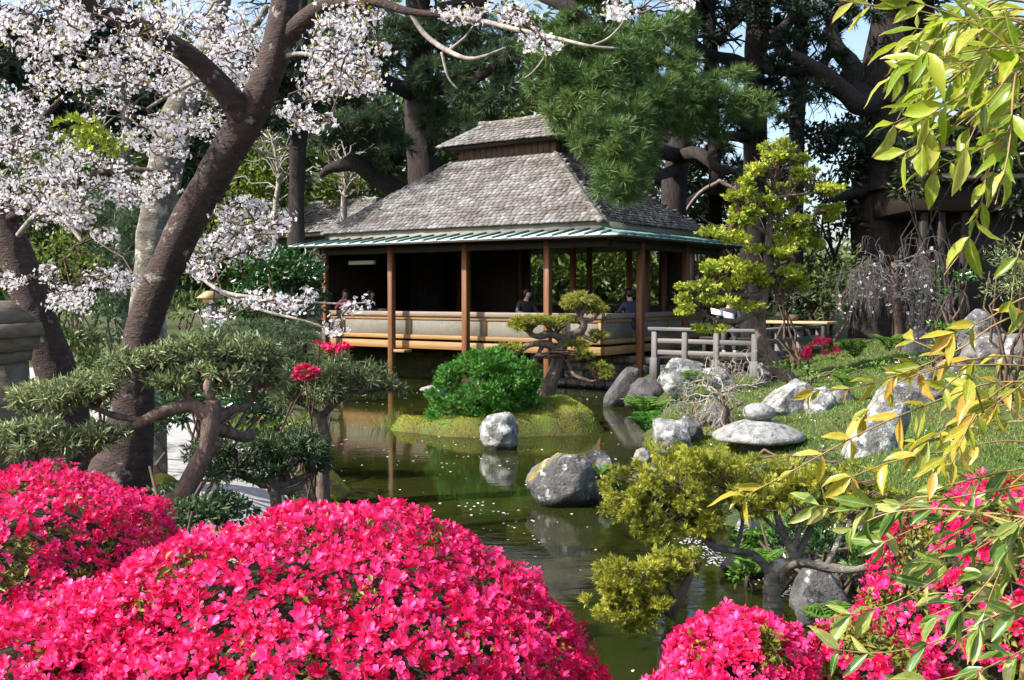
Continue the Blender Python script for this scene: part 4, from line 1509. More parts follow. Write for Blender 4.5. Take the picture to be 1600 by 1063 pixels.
def wood(name, parent, mat, pts, n=28, seg=10, wob_=.05, seed=0, rough=0.0, knots=0):
    P, r = limb(pts, n)
    mb = MB().tube(P, r, seg, wob_, seed)
    if rough:
        V = mb.v[0]
        ax = np.repeat(P, seg, 0)
        rr = np.repeat(r, seg)
        rad = V - ax
        d = unit(rad)
        g = RNG(seed + 7)
        kn = [(int(g.integers(len(P) // 5, len(P))), g.uniform(0, 6.28), g.uniform(.5, 1.0)) for _ in range(knots)]
        th = np.tile(np.arange(seg) * 2 * math.pi / seg, len(P))
        row = np.repeat(np.arange(len(P)), seg)
        f = np.array([mnoise.fractal(Vector((v * np.array([5, 5, 2.2])).tolist()), .9, 2.1, 4) for v in V]) * rough
        gr = 1.9 + .5 * np.sin(row * .05)                       # a long seam down one side
        dth = np.abs((th - gr + math.pi) % (2 * math.pi) - math.pi)
        f -= .20 * np.exp(-(dth / .14) ** 2) * (.6 + .4 * np.sin(row * .21))
        for i_, a_, s_ in kn:
            dt = (th - a_ + math.pi) % (2 * math.pi) - math.pi
            q_ = (dt / .42) ** 2 + ((row - i_) * np.linalg.norm(P[1] - P[0]) / (rr * .55)) ** 2
            f += .20 * s_ * np.exp(-q_) - .26 * s_ * np.exp(-q_ * 5)
        mb.v[0] = V + d * (rr * f)[:, None]
    return mb.build(name, MAT[mat], parent, True)


def crook(mbs, rng, p, d, L_, r, lev, top=2, droop=.05, jit=.33, ends=None, kids=(3, 3, 3)):
    n_ = 7
    P = [p]
    for i_ in range(n_):
        d = unit(d + rng.normal(size=3) * jit + np.array([0, 0, -droop * lev]))
        P.append(P[-1] + d * L_ / n_)
    mbs[lev % len(mbs)].tube(P, np.linspace(r, r * .55, n_ + 1), 5 if lev == 0 else 3, cap=False)
    if ends is not None:
        ends.extend(P[2:])
    if lev < top:
        for i_ in range(kids[lev]):
            j = int(rng.integers(2, n_ + 1))
            crook(mbs, rng, P[j], unit(d + rng.normal(size=3) * .75 * np.array([1, 1, .6])), L_ * rng.uniform(.45, .75), r * .55, lev + 1, top, droop, jit, ends, kids)


def twigs(name, parent, mat, starts, ends, r0, r1, seed, sag=.1, seg=4, n=6):
    """thin wandering twigs from starts to ends, one mesh."""
    rng = RNG(seed)
    mb = MB()
    for s, e in zip(starts, ends):
        s = np.asarray(s); e = np.asarray(e)
        L_ = np.linalg.norm(e - s)
        t = np.linspace(0, 1, n)[:, None]
        P = s * (1 - t) + e * t
        P[1:-1] += rng.normal(size=(n - 2, 3)) * L_ * .05
        P[:, 2] += np.sin(t[:, 0] * math.pi) * L_ * sag
        mb.tube(P, np.linspace(r0, r1, n), seg, cap=False)
    return mb.build(name, MAT[mat], parent, kind='stuff')


# ------------------------------------------------------------------ background woods
def far_woods():
    rng = RNG(900)
    mb = MB()
    n = 80000
    ang = rng.uniform(-1, 1, n)
    Y = rng.uniform(44, 62, n)
    x = ang * 44
    # clumped canopy: random crowns
    cn = 130
    cx = rng.uniform(-46, 46, cn); cy = rng.uniform(44, 62, cn)
    px = 800 + cx / cy * F_PX
    topz = np.where((px > 1000) & (px < 1520), rng.uniform(3.2, 6, cn), rng.uniform(12, 19, cn))
    topz = np.where(px > 1480, rng.uniform(10, 15, cn), topz)
    k = rng.integers(cn, size=n)
    d = unit(rng.normal(size=(n, 3)))
    rr = rng.uniform(0, 1, n) ** .35
    rx = rng.uniform(2.2, 4.2, cn)
    base = .6
    cz = (topz + base) / 2
    rz = (topz - base) / 2
    P = np.stack([cx[k] + d[:, 0] * rx[k] * rr, cy[k] + d[:, 1] * rx[k] * rr, cz[k] + d[:, 2] * rz[k] * rr], -1)
    P += rng.normal(size=P.shape) * .25
    spread_tpl(mb, rng, TL, P, frames(d + [0, 0, .3], rng, .5), rng.uniform(.45, .95, n))
    tag(mb.build('far_woods', MAT['wood_leaf']), 'far dense green woodland behind the garden', 'woodland', kind='stuff')


far_woods()


def understory(name, label, cl, mat, size, dens, seed, tpls=TL, cat='shrub', df=.9, group=None, k=12, stemmat='dark_twig'):
    px, py, Y = cl[0][:3]
    t = plant(name, label, cat, px, Y, group)
    base = np.array(t.location)
    foliage('foliage', t, mat, cl, tpls, size, dens, seed, k=k, df=df)
    ends = [at(c[0], c[1], c[2]) for c in cl for _ in range(2)]
    rng = RNG(seed + 5)
    starts = [base + [rng.normal() * .05, rng.normal() * .05, -.1] for _ in ends]
    twigs('stem', t, stemmat, starts, [np.array(e) + rng.normal(size=3) * .1 for e in ends], .035 * Y / 20 + .008, .01, seed + 6, sag=.02)
    return t


# rows of sunlit greens and dark shrubs behind the garden
understory('broadleaf_tree', 'light green leafy tree behind the cherry, left of the tea house roof', [(400, 250, 33, 55, 60), (430, 310, 33, 45, 35), (380, 330, 33, 50, 40), (545, 290, 34, 50, 40)], 'fresh_leaf', .26, 5, 201, cat='tree')
understory('broadleaf_tree', 'mid green leafy tree at the far left behind the blossoms', [(60, 330, 30, 90, 80), (140, 370, 30, 70, 60), (20, 420, 30, 70, 50), (100, 250, 31, 70, 45)], 'wood_leaf', .28, 5, 202, cat='tree')
understory('conifer_tree', 'yellow-tipped conifer between the cherry trunks at upper left', [(130, 205, 24, 50, 22), (160, 225, 24, 50, 20), (110, 240, 24, 30, 20)], 'gold', .16, 3.5, 203, TS, cat='tree')
understory('conifer_tree', 'dark green conifer behind the leaning cherry trunk', [(190, 390, 22, 60, 60), (160, 330, 23, 60, 40), (215, 480, 22, 60, 40)], 'pine_mid', .2, 3.5, 204, TN, cat='tree')
understory('shrub', 'bright leafy shrub between the left cherry trunks', [(95, 390, 17, 40, 35), (130, 420, 17, 40, 25)], 'fresh_leaf', .12, 4, 205)
understory('shrub', 'low green shrub behind the path at left', [(150, 510, 15, 60, 35), (115, 470, 15, 40, 30), (60, 540, 16, 40, 30)], 'camellia', .10, 4, 206)
understory('shrub', 'grey-green spreading shrub right of the leaning trunk', [(310, 410, 20, 40, 40), (330, 360, 22, 60, 40), (290, 480, 18, 40, 30)], 'wood_leaf', .16, 3.5, 207)
understory('camellia_shrub', 'rounded glossy camellia shrub left of the tea house', [(420, 430, 17.5, 75, 38), (455, 425, 17.5, 55, 36), (395, 470, 17.3, 60, 32), (470, 470, 17.5, 45, 40), (430, 400, 17.6, 60, 16)], 'camellia', .12, 10, 208, k=16)
understory('juniper_shrub', 'blue-green juniper pad below the camellia', [(420, 510, 14.5, 70, 12), (380, 530, 14, 60, 14), (450, 530, 14.2, 50, 12), (340, 515, 14.4, 40, 12)], 'juniper', .10, 8, 209, TN)
understory('shrub', 'dark leafy shrub under the pavilion at right', [(1480, 440, 21, 40, 26), (1455, 460, 20.5, 30, 20), (1510, 430, 21, 30, 20)], 'camellia', .10, 4, 210)
understory('shrub', 'sunlit pale green shrub seen under the pavilion roof', [(1425, 375, 34, 50, 40), (1450, 360, 36, 50, 40), (1500, 380, 36, 50, 40)], 'fresh_leaf', .2, 3, 211)
understory('shrub', 'twiggy clipped shrub at the right edge above the boulders', [(1575, 420, 13, 45, 40), (1600, 400, 13, 45, 45), (1565, 455, 13, 30, 20)], 'podo', .07, 7, 212, TLN)
understory('shrub', 'small blue-green shrub on the bank below the weeping shrub', [(1470, 510, 17.5, 26, 18), (1490, 522, 17.5, 24, 14)], 'fern', .08, 6, 213)
understory('shrub', 'shaded green shrub behind the golden cypress', [(1290, 450, 23, 40, 40), (1265, 480, 23, 40, 30), (1320, 430, 24, 40, 50)], 'wood_leaf', .13, 4, 214)
understory('shrub', 'pale grey-green shrub against the golden cypress trunk', [(1240, 455, 19.5, 26, 22), (1225, 470, 19.5, 20, 16)], 'juniper', .07, 8, 215)
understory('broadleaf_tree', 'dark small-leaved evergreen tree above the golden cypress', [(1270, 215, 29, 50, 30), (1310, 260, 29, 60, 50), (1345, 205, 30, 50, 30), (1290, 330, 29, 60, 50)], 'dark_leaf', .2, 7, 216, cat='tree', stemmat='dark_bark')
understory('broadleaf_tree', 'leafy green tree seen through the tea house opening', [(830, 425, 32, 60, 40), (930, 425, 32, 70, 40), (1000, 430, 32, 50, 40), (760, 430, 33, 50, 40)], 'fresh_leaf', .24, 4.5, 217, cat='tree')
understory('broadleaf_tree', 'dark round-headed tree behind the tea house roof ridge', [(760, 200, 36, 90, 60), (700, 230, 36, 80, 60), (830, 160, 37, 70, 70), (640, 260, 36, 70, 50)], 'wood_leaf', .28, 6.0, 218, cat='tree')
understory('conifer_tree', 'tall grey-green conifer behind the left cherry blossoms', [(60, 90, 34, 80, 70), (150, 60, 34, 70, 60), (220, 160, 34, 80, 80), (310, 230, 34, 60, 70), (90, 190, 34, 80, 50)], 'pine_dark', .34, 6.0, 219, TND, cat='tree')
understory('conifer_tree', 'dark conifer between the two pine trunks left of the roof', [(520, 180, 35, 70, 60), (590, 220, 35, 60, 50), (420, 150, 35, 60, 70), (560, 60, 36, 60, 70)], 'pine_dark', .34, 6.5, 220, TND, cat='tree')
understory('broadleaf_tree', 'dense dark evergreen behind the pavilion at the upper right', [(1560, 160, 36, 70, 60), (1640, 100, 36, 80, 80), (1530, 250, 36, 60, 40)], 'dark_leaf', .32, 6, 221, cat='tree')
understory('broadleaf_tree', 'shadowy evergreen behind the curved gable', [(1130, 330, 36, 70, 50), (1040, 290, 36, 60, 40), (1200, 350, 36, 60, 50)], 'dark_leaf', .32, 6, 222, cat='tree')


understory('broadleaf_tree', 'black-green evergreen screening the pavilion at right', [(1440, 240, 24, 50, 40), (1500, 215, 24, 50, 30), (1420, 300, 24, 36, 26), (1560, 250, 24, 50, 30), (1590, 310, 24, 40, 26)], 'dark_leaf', .2, 7, 223, cat='tree', stemmat='dark_bark')
understory('shrub', 'brown-green heathy ground shrub around the bare maple', [(1070, 625, 14.6, 40, 16), (1110, 645, 14.2, 40, 12), (1060, 655, 13.9, 30, 12), (1170, 630, 14.8, 30, 14), (1090, 610, 15.2, 40, 12)], 'podo', .06, 8, 224, TLN)
understory('shrub', 'low green plants between the rocks along the back of the lawn', [(1240, 575, 17.5, 30, 9), (1300, 580, 17, 30, 8), (1360, 575, 17.5, 30, 9), (1270, 590, 16.5, 30, 8)], 'fern', .07, 8, 225)
understory('shrub', 'dark green low shrub behind the round grey rock', [(1450, 560, 17, 30, 12), (1500, 550, 18, 30, 14), (1420, 570, 17, 24, 10)], 'camellia', .07, 9, 226)
understory('ivy_bank', 'dark leafy ground cover on the shaded near bank under the golden shrub', [(1330, 850, 6.9, 60, 34), (1270, 830, 7.2, 50, 26), (1400, 830, 6.8, 50, 30), (1230, 850, 7.4, 40, 20), (1380, 900, 6.2, 40, 30)], 'camellia', .05, 9, 227, cat='ground cover')
understory('shrub', 'mossy green low shrub beside the lantern platform', [(1130, 720, 11.8, 40, 12), (1290, 720, 11, 40, 14), (1340, 745, 10, 40, 14)], 'juniper', .06, 10, 228, TLN)
understory('shrub', 'dense dark shrub behind the limbs of the sprawling conifer', [(300, 640, 9.5, 50, 26), (355, 630, 10, 50, 26), (270, 660, 9.2, 24, 20), (410, 635, 10.5, 45, 22)], 'camellia', .07, 9, 229)
understory('juniper_shrub', 'grey-green juniper bank behind the sprawling conifer pads', [(330, 560, 12, 60, 22), (400, 570, 12, 60, 24), (280, 590, 11.5, 50, 22), (460, 575, 12, 40, 22), (250, 550, 12.5, 50, 22)], 'juniper', .09, 9, 230, TN)
understory('shrub', 'leafy shrub between the two cherry trunks behind the left pads', [(150, 570, 11, 50, 24), (120, 540, 12, 40, 26), (175, 620, 10.5, 30, 22), (90, 590, 11.5, 30, 18)], 'wood_leaf', .09, 9, 231)
understory('shrub', 'low yellow-green plants on the left bank by the mossy stone', [(440, 660, 11, 40, 12), (400, 675, 10.5, 40, 12), (480, 655, 12, 30, 10)], 'grass', .08, 8, 232)
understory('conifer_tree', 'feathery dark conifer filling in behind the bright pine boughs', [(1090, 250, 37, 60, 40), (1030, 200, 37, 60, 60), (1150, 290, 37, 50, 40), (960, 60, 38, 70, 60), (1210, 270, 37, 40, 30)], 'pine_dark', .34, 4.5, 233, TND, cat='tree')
# pines -----------------------------------------------------------------
def pine(label, trunk, branches, cl, mat, size, dens, seed, bark='pine_bark', tpls=TN, name='pine_tree', k=12, hi=None, cr=.32):
    t = plant(name, label, 'tree', trunk[0][0], trunk[0][2])
    wood('trunk', t, bark, trunk_down(trunk), 30, 12, .06, seed)
    for i, b_ in enumerate(branches):
        wood('branch', t, bark, b_, 20, 8, .08, seed + i + 1)
    foliage('needles', t, mat, cl, tpls, size, dens, seed + 50, k=k, tilt=.4, cr=cr)
    P, r_ = limb(trunk, 30)
    rg = RNG(seed + 60)
    tw = MB()
    for _ in range(9):
        i_ = int(rg.integers(10, 29))
        a_ = rg.uniform(0, 6.28)
        crook([tw], rg, P[i_], unit([math.cos(a_), .5 * math.sin(a_), rg.uniform(-.1, .5)]), rg.uniform(1.2, 2.4), .055, 0, 2, .02, .30)
    tw.build('boughs', MAT['dark_bark'], t, kind='stuff')
    if hi:
        foliage('needles', t, mat, hi, TND, .55, 2.0, seed + 51, k=10, tilt=.4)
    return t


pine('large pine with green needle boughs hanging over the right of the tea house roof',
     [(1052, 420, 28, 22), (1053, 300, 28, 20), (1060, 240, 28, 18), (1068, 120, 28, 17), (1080, 0, 28, 15), (1085, -140, 28, 11)],
     [[(1000, 140, 23.5, 9), (985, 115, 23.2, 10), (960, 78, 23, 11), (930, 45, 23, 12), (880, 5, 23, 13), (840, -30, 24, 13), (960, -120, 26.5, 14), (1084, -130, 28, 15)],
      [(1060, 240, 28, 14), (1030, 235, 26, 12), (985, 210, 24, 9), (930, 190, 22.8, 6), (890, 200, 22, 4)],
      [(1058, 245, 28, 12), (1090, 240, 26.5, 10), (1120, 262, 26, 8), (1150, 268, 26, 5)],
      [(1064, 170, 28, 10), (1100, 160, 25, 7), (1150, 170, 24, 4)],
      [(1070, 100, 28, 10), (1010, 90, 25, 8), (930, 110, 23, 5)],
      [(1056, 265, 28, 10), (1020, 275, 24, 8), (970, 270, 22, 5)]],
     [(860, 110, 22.5, 45, 45), (900, 60, 23, 45, 40), (880, 165, 22.3, 40, 45), (930, 140, 22.5, 50, 50), (960, 90, 23, 50, 40), (925, 215, 21.8, 38, 38), (968, 230, 21.5, 42, 42), (955, 285, 21.2, 30, 32), (975, 190, 22.3, 45, 45),
      (1010, 160, 23, 45, 40), (1040, 110, 24, 50, 35), (1080, 150, 24, 50, 40), (1130, 165, 24, 50, 30), (1175, 172, 24, 38, 24), (1110, 195, 24.5, 40, 22), (1060, 190, 24, 40, 30), (1140, 120, 24.5, 35, 20), (1000, 60, 24, 45, 35), (1050, 50, 25, 45, 35), (978, 292, 21.4, 28, 26), (1000, 245, 22.5, 40, 30), (840, 60, 24, 30, 35), (985, 290, 22, 25, 22)],
     'pine_bright', .26, 4.8, 300, k=34, cr=.19, hi=[(1050, -80, 27, 140, 60), (930, -60, 26, 90, 50)])
pine('pine with a tall reddish trunk rising behind the left of the tea house roof',
     [(665, 300, 31, 27), (658, 220, 31, 24), (655, 130, 31, 22), (655, 40, 31, 20), (650, -120, 31, 15)],
     [[(665, 320, 30.5, 22), (620, 298, 30, 19), (585, 275, 29.5, 16), (555, 255, 29, 13), (520, 262, 29, 8), (500, 275, 29, 5)],
      [(655, 150, 31, 14), (610, 130, 30, 11), (570, 105, 29.5, 8), (530, 100, 29, 5)],
      [(656, 140, 31, 13), (720, 130, 30, 10), (770, 105, 29, 7), (810, 60, 29, 5)],
      [(655, 60, 31, 12), (620, 30, 30.5, 8), (570, 20, 30, 6)],
      [(655, 40, 31, 12), (700, 10, 30.5, 9), (760, 5, 30, 6)]],
     [(560, 180, 29, 55, 35), (600, 210, 29, 45, 28), (520, 215, 29, 45, 25), (690, 120, 30, 60, 30), (760, 130, 29.5, 60, 45), (800, 70, 29, 50, 40), (720, 50, 30, 60, 35), (620, 60, 30, 55, 30), (540, 60, 29.5, 45, 30), (740, 190, 30, 45, 25), (590, 250, 29, 30, 14), (680, 200, 30.5, 30, 40)],
     'pine_mid', .30, 6.5, 320, hi=[(660, -90, 31, 180, 60)])
pine('slim dark pine trunk between the cherry and the tea house',
     [(463, 330, 27, 13), (465, 260, 27, 13), (468, 200, 27, 13), (472, 120, 27, 12), (470, -60, 27, 9)],
     [[(467, 200, 27, 8), (430, 185, 26.5, 6), (395, 180, 26, 4)], [(469, 170, 27, 7), (510, 150, 26.5, 6), (560, 150, 26, 4)]],
     [(430, 190, 26.5, 35, 20), (500, 165, 26.5, 45, 25), (450, 110, 27, 50, 35), (545, 150, 26.3, 30, 18), (395, 195, 26, 25, 16)],
     'pine_dark', .26, 6.0, 340, bark='dark_bark', tpls=TND)
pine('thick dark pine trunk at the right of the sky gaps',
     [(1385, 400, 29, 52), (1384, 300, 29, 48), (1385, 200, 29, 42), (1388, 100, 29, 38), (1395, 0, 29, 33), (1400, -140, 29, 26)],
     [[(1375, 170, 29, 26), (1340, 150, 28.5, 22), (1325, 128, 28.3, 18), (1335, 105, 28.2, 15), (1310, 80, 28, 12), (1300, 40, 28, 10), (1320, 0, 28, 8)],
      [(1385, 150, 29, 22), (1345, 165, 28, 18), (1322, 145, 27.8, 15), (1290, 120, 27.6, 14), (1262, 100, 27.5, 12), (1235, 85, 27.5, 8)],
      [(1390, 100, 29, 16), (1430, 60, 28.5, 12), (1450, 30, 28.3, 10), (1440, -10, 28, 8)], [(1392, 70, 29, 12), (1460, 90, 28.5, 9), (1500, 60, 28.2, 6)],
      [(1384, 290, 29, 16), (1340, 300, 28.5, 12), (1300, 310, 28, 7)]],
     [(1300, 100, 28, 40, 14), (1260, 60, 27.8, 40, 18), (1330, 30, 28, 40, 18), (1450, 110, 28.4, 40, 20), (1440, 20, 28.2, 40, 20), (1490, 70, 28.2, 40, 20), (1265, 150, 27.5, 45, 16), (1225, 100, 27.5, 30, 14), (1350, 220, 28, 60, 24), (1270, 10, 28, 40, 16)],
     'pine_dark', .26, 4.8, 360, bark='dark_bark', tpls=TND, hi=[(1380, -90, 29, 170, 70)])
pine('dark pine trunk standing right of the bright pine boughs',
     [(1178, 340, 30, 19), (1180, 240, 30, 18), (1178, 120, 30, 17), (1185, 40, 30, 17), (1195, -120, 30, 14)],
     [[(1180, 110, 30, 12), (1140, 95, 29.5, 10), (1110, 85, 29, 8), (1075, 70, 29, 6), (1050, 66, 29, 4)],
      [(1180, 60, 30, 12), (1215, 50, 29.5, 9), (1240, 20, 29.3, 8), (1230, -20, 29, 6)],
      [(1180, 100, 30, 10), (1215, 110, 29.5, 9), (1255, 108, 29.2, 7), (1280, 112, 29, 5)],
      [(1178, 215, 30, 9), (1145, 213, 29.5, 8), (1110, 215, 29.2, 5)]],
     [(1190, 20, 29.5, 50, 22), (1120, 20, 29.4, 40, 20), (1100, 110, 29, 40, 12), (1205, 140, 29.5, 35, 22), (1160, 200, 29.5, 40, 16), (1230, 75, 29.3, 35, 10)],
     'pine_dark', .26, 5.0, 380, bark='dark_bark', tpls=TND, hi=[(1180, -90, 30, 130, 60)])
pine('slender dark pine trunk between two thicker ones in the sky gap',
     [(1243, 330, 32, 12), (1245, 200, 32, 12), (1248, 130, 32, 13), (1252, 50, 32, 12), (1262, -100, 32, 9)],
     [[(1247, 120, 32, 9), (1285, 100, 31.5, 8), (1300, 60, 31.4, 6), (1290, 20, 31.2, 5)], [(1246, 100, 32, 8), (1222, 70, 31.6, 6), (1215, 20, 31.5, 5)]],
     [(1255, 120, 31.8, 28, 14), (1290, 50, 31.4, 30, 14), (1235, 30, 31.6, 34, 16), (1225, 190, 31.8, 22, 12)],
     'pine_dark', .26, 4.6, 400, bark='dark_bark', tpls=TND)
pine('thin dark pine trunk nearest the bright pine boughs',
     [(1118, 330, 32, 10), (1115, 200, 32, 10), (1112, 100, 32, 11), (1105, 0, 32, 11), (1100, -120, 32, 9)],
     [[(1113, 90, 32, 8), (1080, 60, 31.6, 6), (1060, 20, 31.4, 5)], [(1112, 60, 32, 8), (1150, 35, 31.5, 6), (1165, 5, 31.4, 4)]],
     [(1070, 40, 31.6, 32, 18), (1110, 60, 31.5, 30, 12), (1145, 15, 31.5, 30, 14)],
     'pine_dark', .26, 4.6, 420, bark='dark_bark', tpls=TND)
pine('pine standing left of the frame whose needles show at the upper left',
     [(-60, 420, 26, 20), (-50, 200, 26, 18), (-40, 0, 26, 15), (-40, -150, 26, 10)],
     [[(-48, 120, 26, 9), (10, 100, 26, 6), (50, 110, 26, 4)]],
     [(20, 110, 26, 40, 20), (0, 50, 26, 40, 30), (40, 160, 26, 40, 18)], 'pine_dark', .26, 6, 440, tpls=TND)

# ------------------------------------------------------------------ cherries
def cherry(label, trunk, branches, clusters, seed, bark='cherry_bark', px0=None, reach=1.1, cl_px=None, seg=18):
    t = plant('cherry_tree', label, 'tree', trunk[0][0], trunk[0][2])
    wood('trunk', t, bark, trunk_down(trunk), 130, seg * 2, .03, seed, rough=.10, knots=9)
    pts = []
    P, r = limb(trunk, 40)
    pts.append(P[14:])
    for i, b_ in enumerate(branches):
        mt = bark if b_[0][3] > 7 else 'twig'
        wood('branch', t, mt, b_, 26, 10, .05, seed + i + 1)
        pts.append(limb(b_, 26)[0][2:])
    pts = np.concatenate(pts)
    rng = RNG(seed + 40)
    cents = []
    for (px, py, Y, rx, ry, n) in clusters:
        for _ in range(int(n * 1.9)):
            a = rng.uniform(0, 2 * math.pi); q = math.sqrt(rng.uniform(0, 1))
            cents.append(at(px + rx * q * math.cos(a), py + ry * q * math.sin(a), Y + rng.normal() * .45))
    cents = np.array(cents)
    # twigs hop from cluster to the nearest wood or nearer cluster
    d = np.linalg.norm(cents[:, None] - pts[None], axis=-1)
    dist = d.min(1)
    order = np.argsort(dist)
    st, en = [], []
    done = []
    for i in order:
        best, bp = dist[i], pts[d[i].argmin()]
        if done:
            dd = np.linalg.norm(cents[done] - cents[i], axis=-1)
            j = dd.argmin()
            if dd[j] < best * .9:
                best, bp = dd[j], cents[done[j]]
        st.append(bp); en.append(cents[i])
        done.append(i)
    twigs('twig', t, 'dark_twig', st, en, .007, .003, seed + 41, sag=.05, seg=4, n=6)
    mb = MB()
    ml = MB()
    for c in cents:
        m_ = int(rng.integers(4, 15))
        R_ = rng.uniform(.02, .075)
        dd = unit(rng.normal(size=(m_, 3)) + [0, 0, -.1])
        P_ = c + dd * (R_ * rng.uniform(.5, 1.15, m_))[:, None] * np.array([1.25, 1.25, .9])
        spread_tpl(mb, rng, TB, P_, frames(dd, rng, .5), rng.uniform(.011, .017, m_))
        if rng.uniform() < .22:
            m2 = int(rng.integers(2, 6))
            d2 = unit(rng.normal(size=(m2, 3)))
            spread_tpl(ml, rng, TL, c + d2 * R_, frames(d2, rng, .6), rng.uniform(.02, .04, m2))
    mb.build('blossom', MAT['blossom'], t)
    if ml.n:
        ml.build('young_leaves', MAT['young_leaf'], t)
    return t


cherry('leaning brown cherry with white blossom across the upper left',
       [(185, 770, 6.7, 54), (198, 700, 6.7, 41), (208, 620, 6.7, 31), (218, 540, 6.7, 27), (246, 450, 6.7, 26), (292, 350, 6.7, 26.5), (342, 260, 6.7, 26.5), (388, 185, 6.7, 25), (422, 110, 6.7, 22.5), (440, 40, 6.7, 23), (450, -30, 6.7, 21), (465, -120, 6.7, 20)],
       [[(388, 195, 6.7, 24), (345, 135, 6.6, 19), (300, 90, 6.5, 17), (240, 55, 6.4, 16), (180, 25, 6.3, 15), (120, -10, 6.2, 13), (40, -60, 6.1, 9)],
        [(445, 60, 6.7, 17), (485, 25, 6.6, 15), (520, 5, 6.5, 11), (580, 2, 6.3, 8), (640, 18, 6.2, 6), (700, 25, 6.1, 4.5)],
        [(640, 18, 6.2, 4), (665, 55, 6.2, 4), (700, 80, 6.1, 4), (740, 92, 6.0, 3), (790, 75, 6.0, 2)],
        [(690, 24, 6.1, 4.5), (760, 35, 6.0, 4), (800, 45, 5.9, 4), (860, 58, 5.8, 3.5), (920, 72, 5.7, 2.5), (965, 76, 5.7, 1.6)],
        [(925, 72, 5.7, 2), (950, 60, 5.7, 1.6), (970, 40, 5.7, 1.4), (982, 18, 5.7, 1)],
        [(850, 57, 5.8, 2), (852, 85, 5.8, 1.6), (835, 110, 5.8, 1.2), (820, 122, 5.8, .9)],
        [(330, 115, 6.6, 5), (300, 130, 6.7, 4), (270, 145, 6.8, 3), (230, 170, 6.9, 2)],
        [(430, 90, 6.7, 4), (480, 85, 6.6, 3.5), (520, 105, 6.5, 3), (560, 120, 6.5, 2)],
        [(300, 420, 6.7, 4), (345, 455, 6.5, 3.5), (400, 465, 6.4, 3), (460, 470, 6.3, 2.4), (530, 475, 6.2, 1.6), (575, 473, 6.2, 1)],
        [(345, 457, 6.5, 3), (410, 485, 6.4, 2.4), (470, 500, 6.3, 2), (515, 515, 6.3, 1.2)],
        [(700, 80, 6.1, 3), (725, 60, 6.1, 2), (740, 40, 6.1, 1.2)], [(690, 82, 6.1, 2.4), (700, 120, 6.1, 1.8), (715, 140, 6.1, 1)],
        [(805, 45, 5.9, 2), (815, 20, 5.9, 1.5), (830, 5, 5.9, 1)], [(745, 33, 6, 2), (760, 12, 6, 1.5), (765, -10, 6, 1)]],
       [(60, 40, 6.3, 80, 45, 46), (180, 35, 6.4, 90, 45, 52), (300, 50, 7.6, 95, 55, 74), (230, 110, 7.5, 90, 35, 42), (375, 105, 7.7, 45, 55, 40), (110, 110, 6.4, 70, 30, 26), (320, 125, 7.7, 60, 40, 36),
        (525, 55, 6.9, 42, 50, 40), (555, 110, 6.5, 40, 35, 30), (505, 120, 6.9, 36, 35, 26), (560, 30, 6.5, 35, 30, 14), (575, 140, 6.4, 20, 15, 5),
        (240, 205, 6.8, 55, 30, 26), (295, 195, 7.6, 35, 22, 14), (330, 200, 7.6, 25, 22, 10), (270, 240, 6.9, 25, 14, 5),
        (490, 190, 6.5, 35, 18, 9), (448, 165, 6.6, 12, 14, 4), (605, 80, 6.3, 10, 8, 3),
        (390, 340, 6.9, 50, 30, 34), (430, 345, 6.8, 25, 25, 12), (345, 385, 6.9, 35, 22, 18), (320, 420, 6.8, 25, 15, 9), (390, 385, 6.8, 35, 15, 10),
        (410, 470, 6.4, 45, 12, 12), (465, 480, 6.3, 25, 12, 7), (520, 516, 6.3, 15, 6, 4), (573, 475, 6.2, 5, 7, 2), (548, 478, 6.2, 6, 5, 2), (340, 490, 6.6, 25, 10, 6), (480, 460, 6.3, 15, 8, 3),
        (725, 20, 6.0, 45, 12, 8), (800, 28, 6.0, 30, 10, 6), (845, 68, 5.8, 28, 10, 7), (965, 12, 5.7, 18, 12, 7), (825, 55, 5.9, 15, 6, 3), (790, 8, 5.9, 20, 8, 3), (1065, 4, 5.7, 18, 6, 4)],
       1000)
cherry('second cherry trunk leaning in from the left edge',
       [(105, 670, 8.2, 36), (92, 600, 8.2, 30), (68, 530, 8.2, 29), (48, 470, 8.2, 28), (25, 400, 8.2, 27), (0, 350, 8.2, 25), (-40, 270, 8.2, 22), (-75, 150, 8.2, 16), (-100, 20, 8.2, 10), (-140, -120, 8.2, 4)],
       [[(0, 350, 8.2, 8), (60, 315, 8, 6), (120, 280, 7.8, 5), (200, 265, 7.7, 4), (280, 270, 7.6, 2)], [(-40, 280, 8.2, 9), (20, 230, 8, 6), (60, 190, 7.8, 5), (100, 150, 7.7, 3)],
        [(15, 385, 8.2, 5), (60, 335, 8, 4.5), (100, 345, 7.9, 4), (130, 380, 7.8, 2.5)]],
       [(50, 235, 7.8, 70, 30, 34), (140, 270, 7.7, 70, 28, 40), (50, 300, 7.9, 65, 35, 46), (210, 300, 7.6, 45, 22, 26), (110, 320, 7.8, 45, 25, 26), (250, 285, 7.6, 30, 16, 12), (30, 190, 7.8, 50, 28, 22),
        (40, 150, 7.8, 50, 22, 12), (90, 345, 7.8, 40, 14, 8), (170, 435, 7.8, 35, 14, 14), (110, 465, 7.9, 35, 20, 20), (75, 430, 7.9, 20, 12, 7), (200, 440, 7.8, 18, 14, 7), (135, 340, 7.8, 12, 20, 6), (15, 437, 7.7, 18, 10, 7), (170, 370, 7.7, 20, 8, 7), (130, 475, 7.9, 25, 12, 8), (-90, 60, 8, 70, 60, 20), (-150, -60, 8.1, 60, 50, 14)],
       1100)
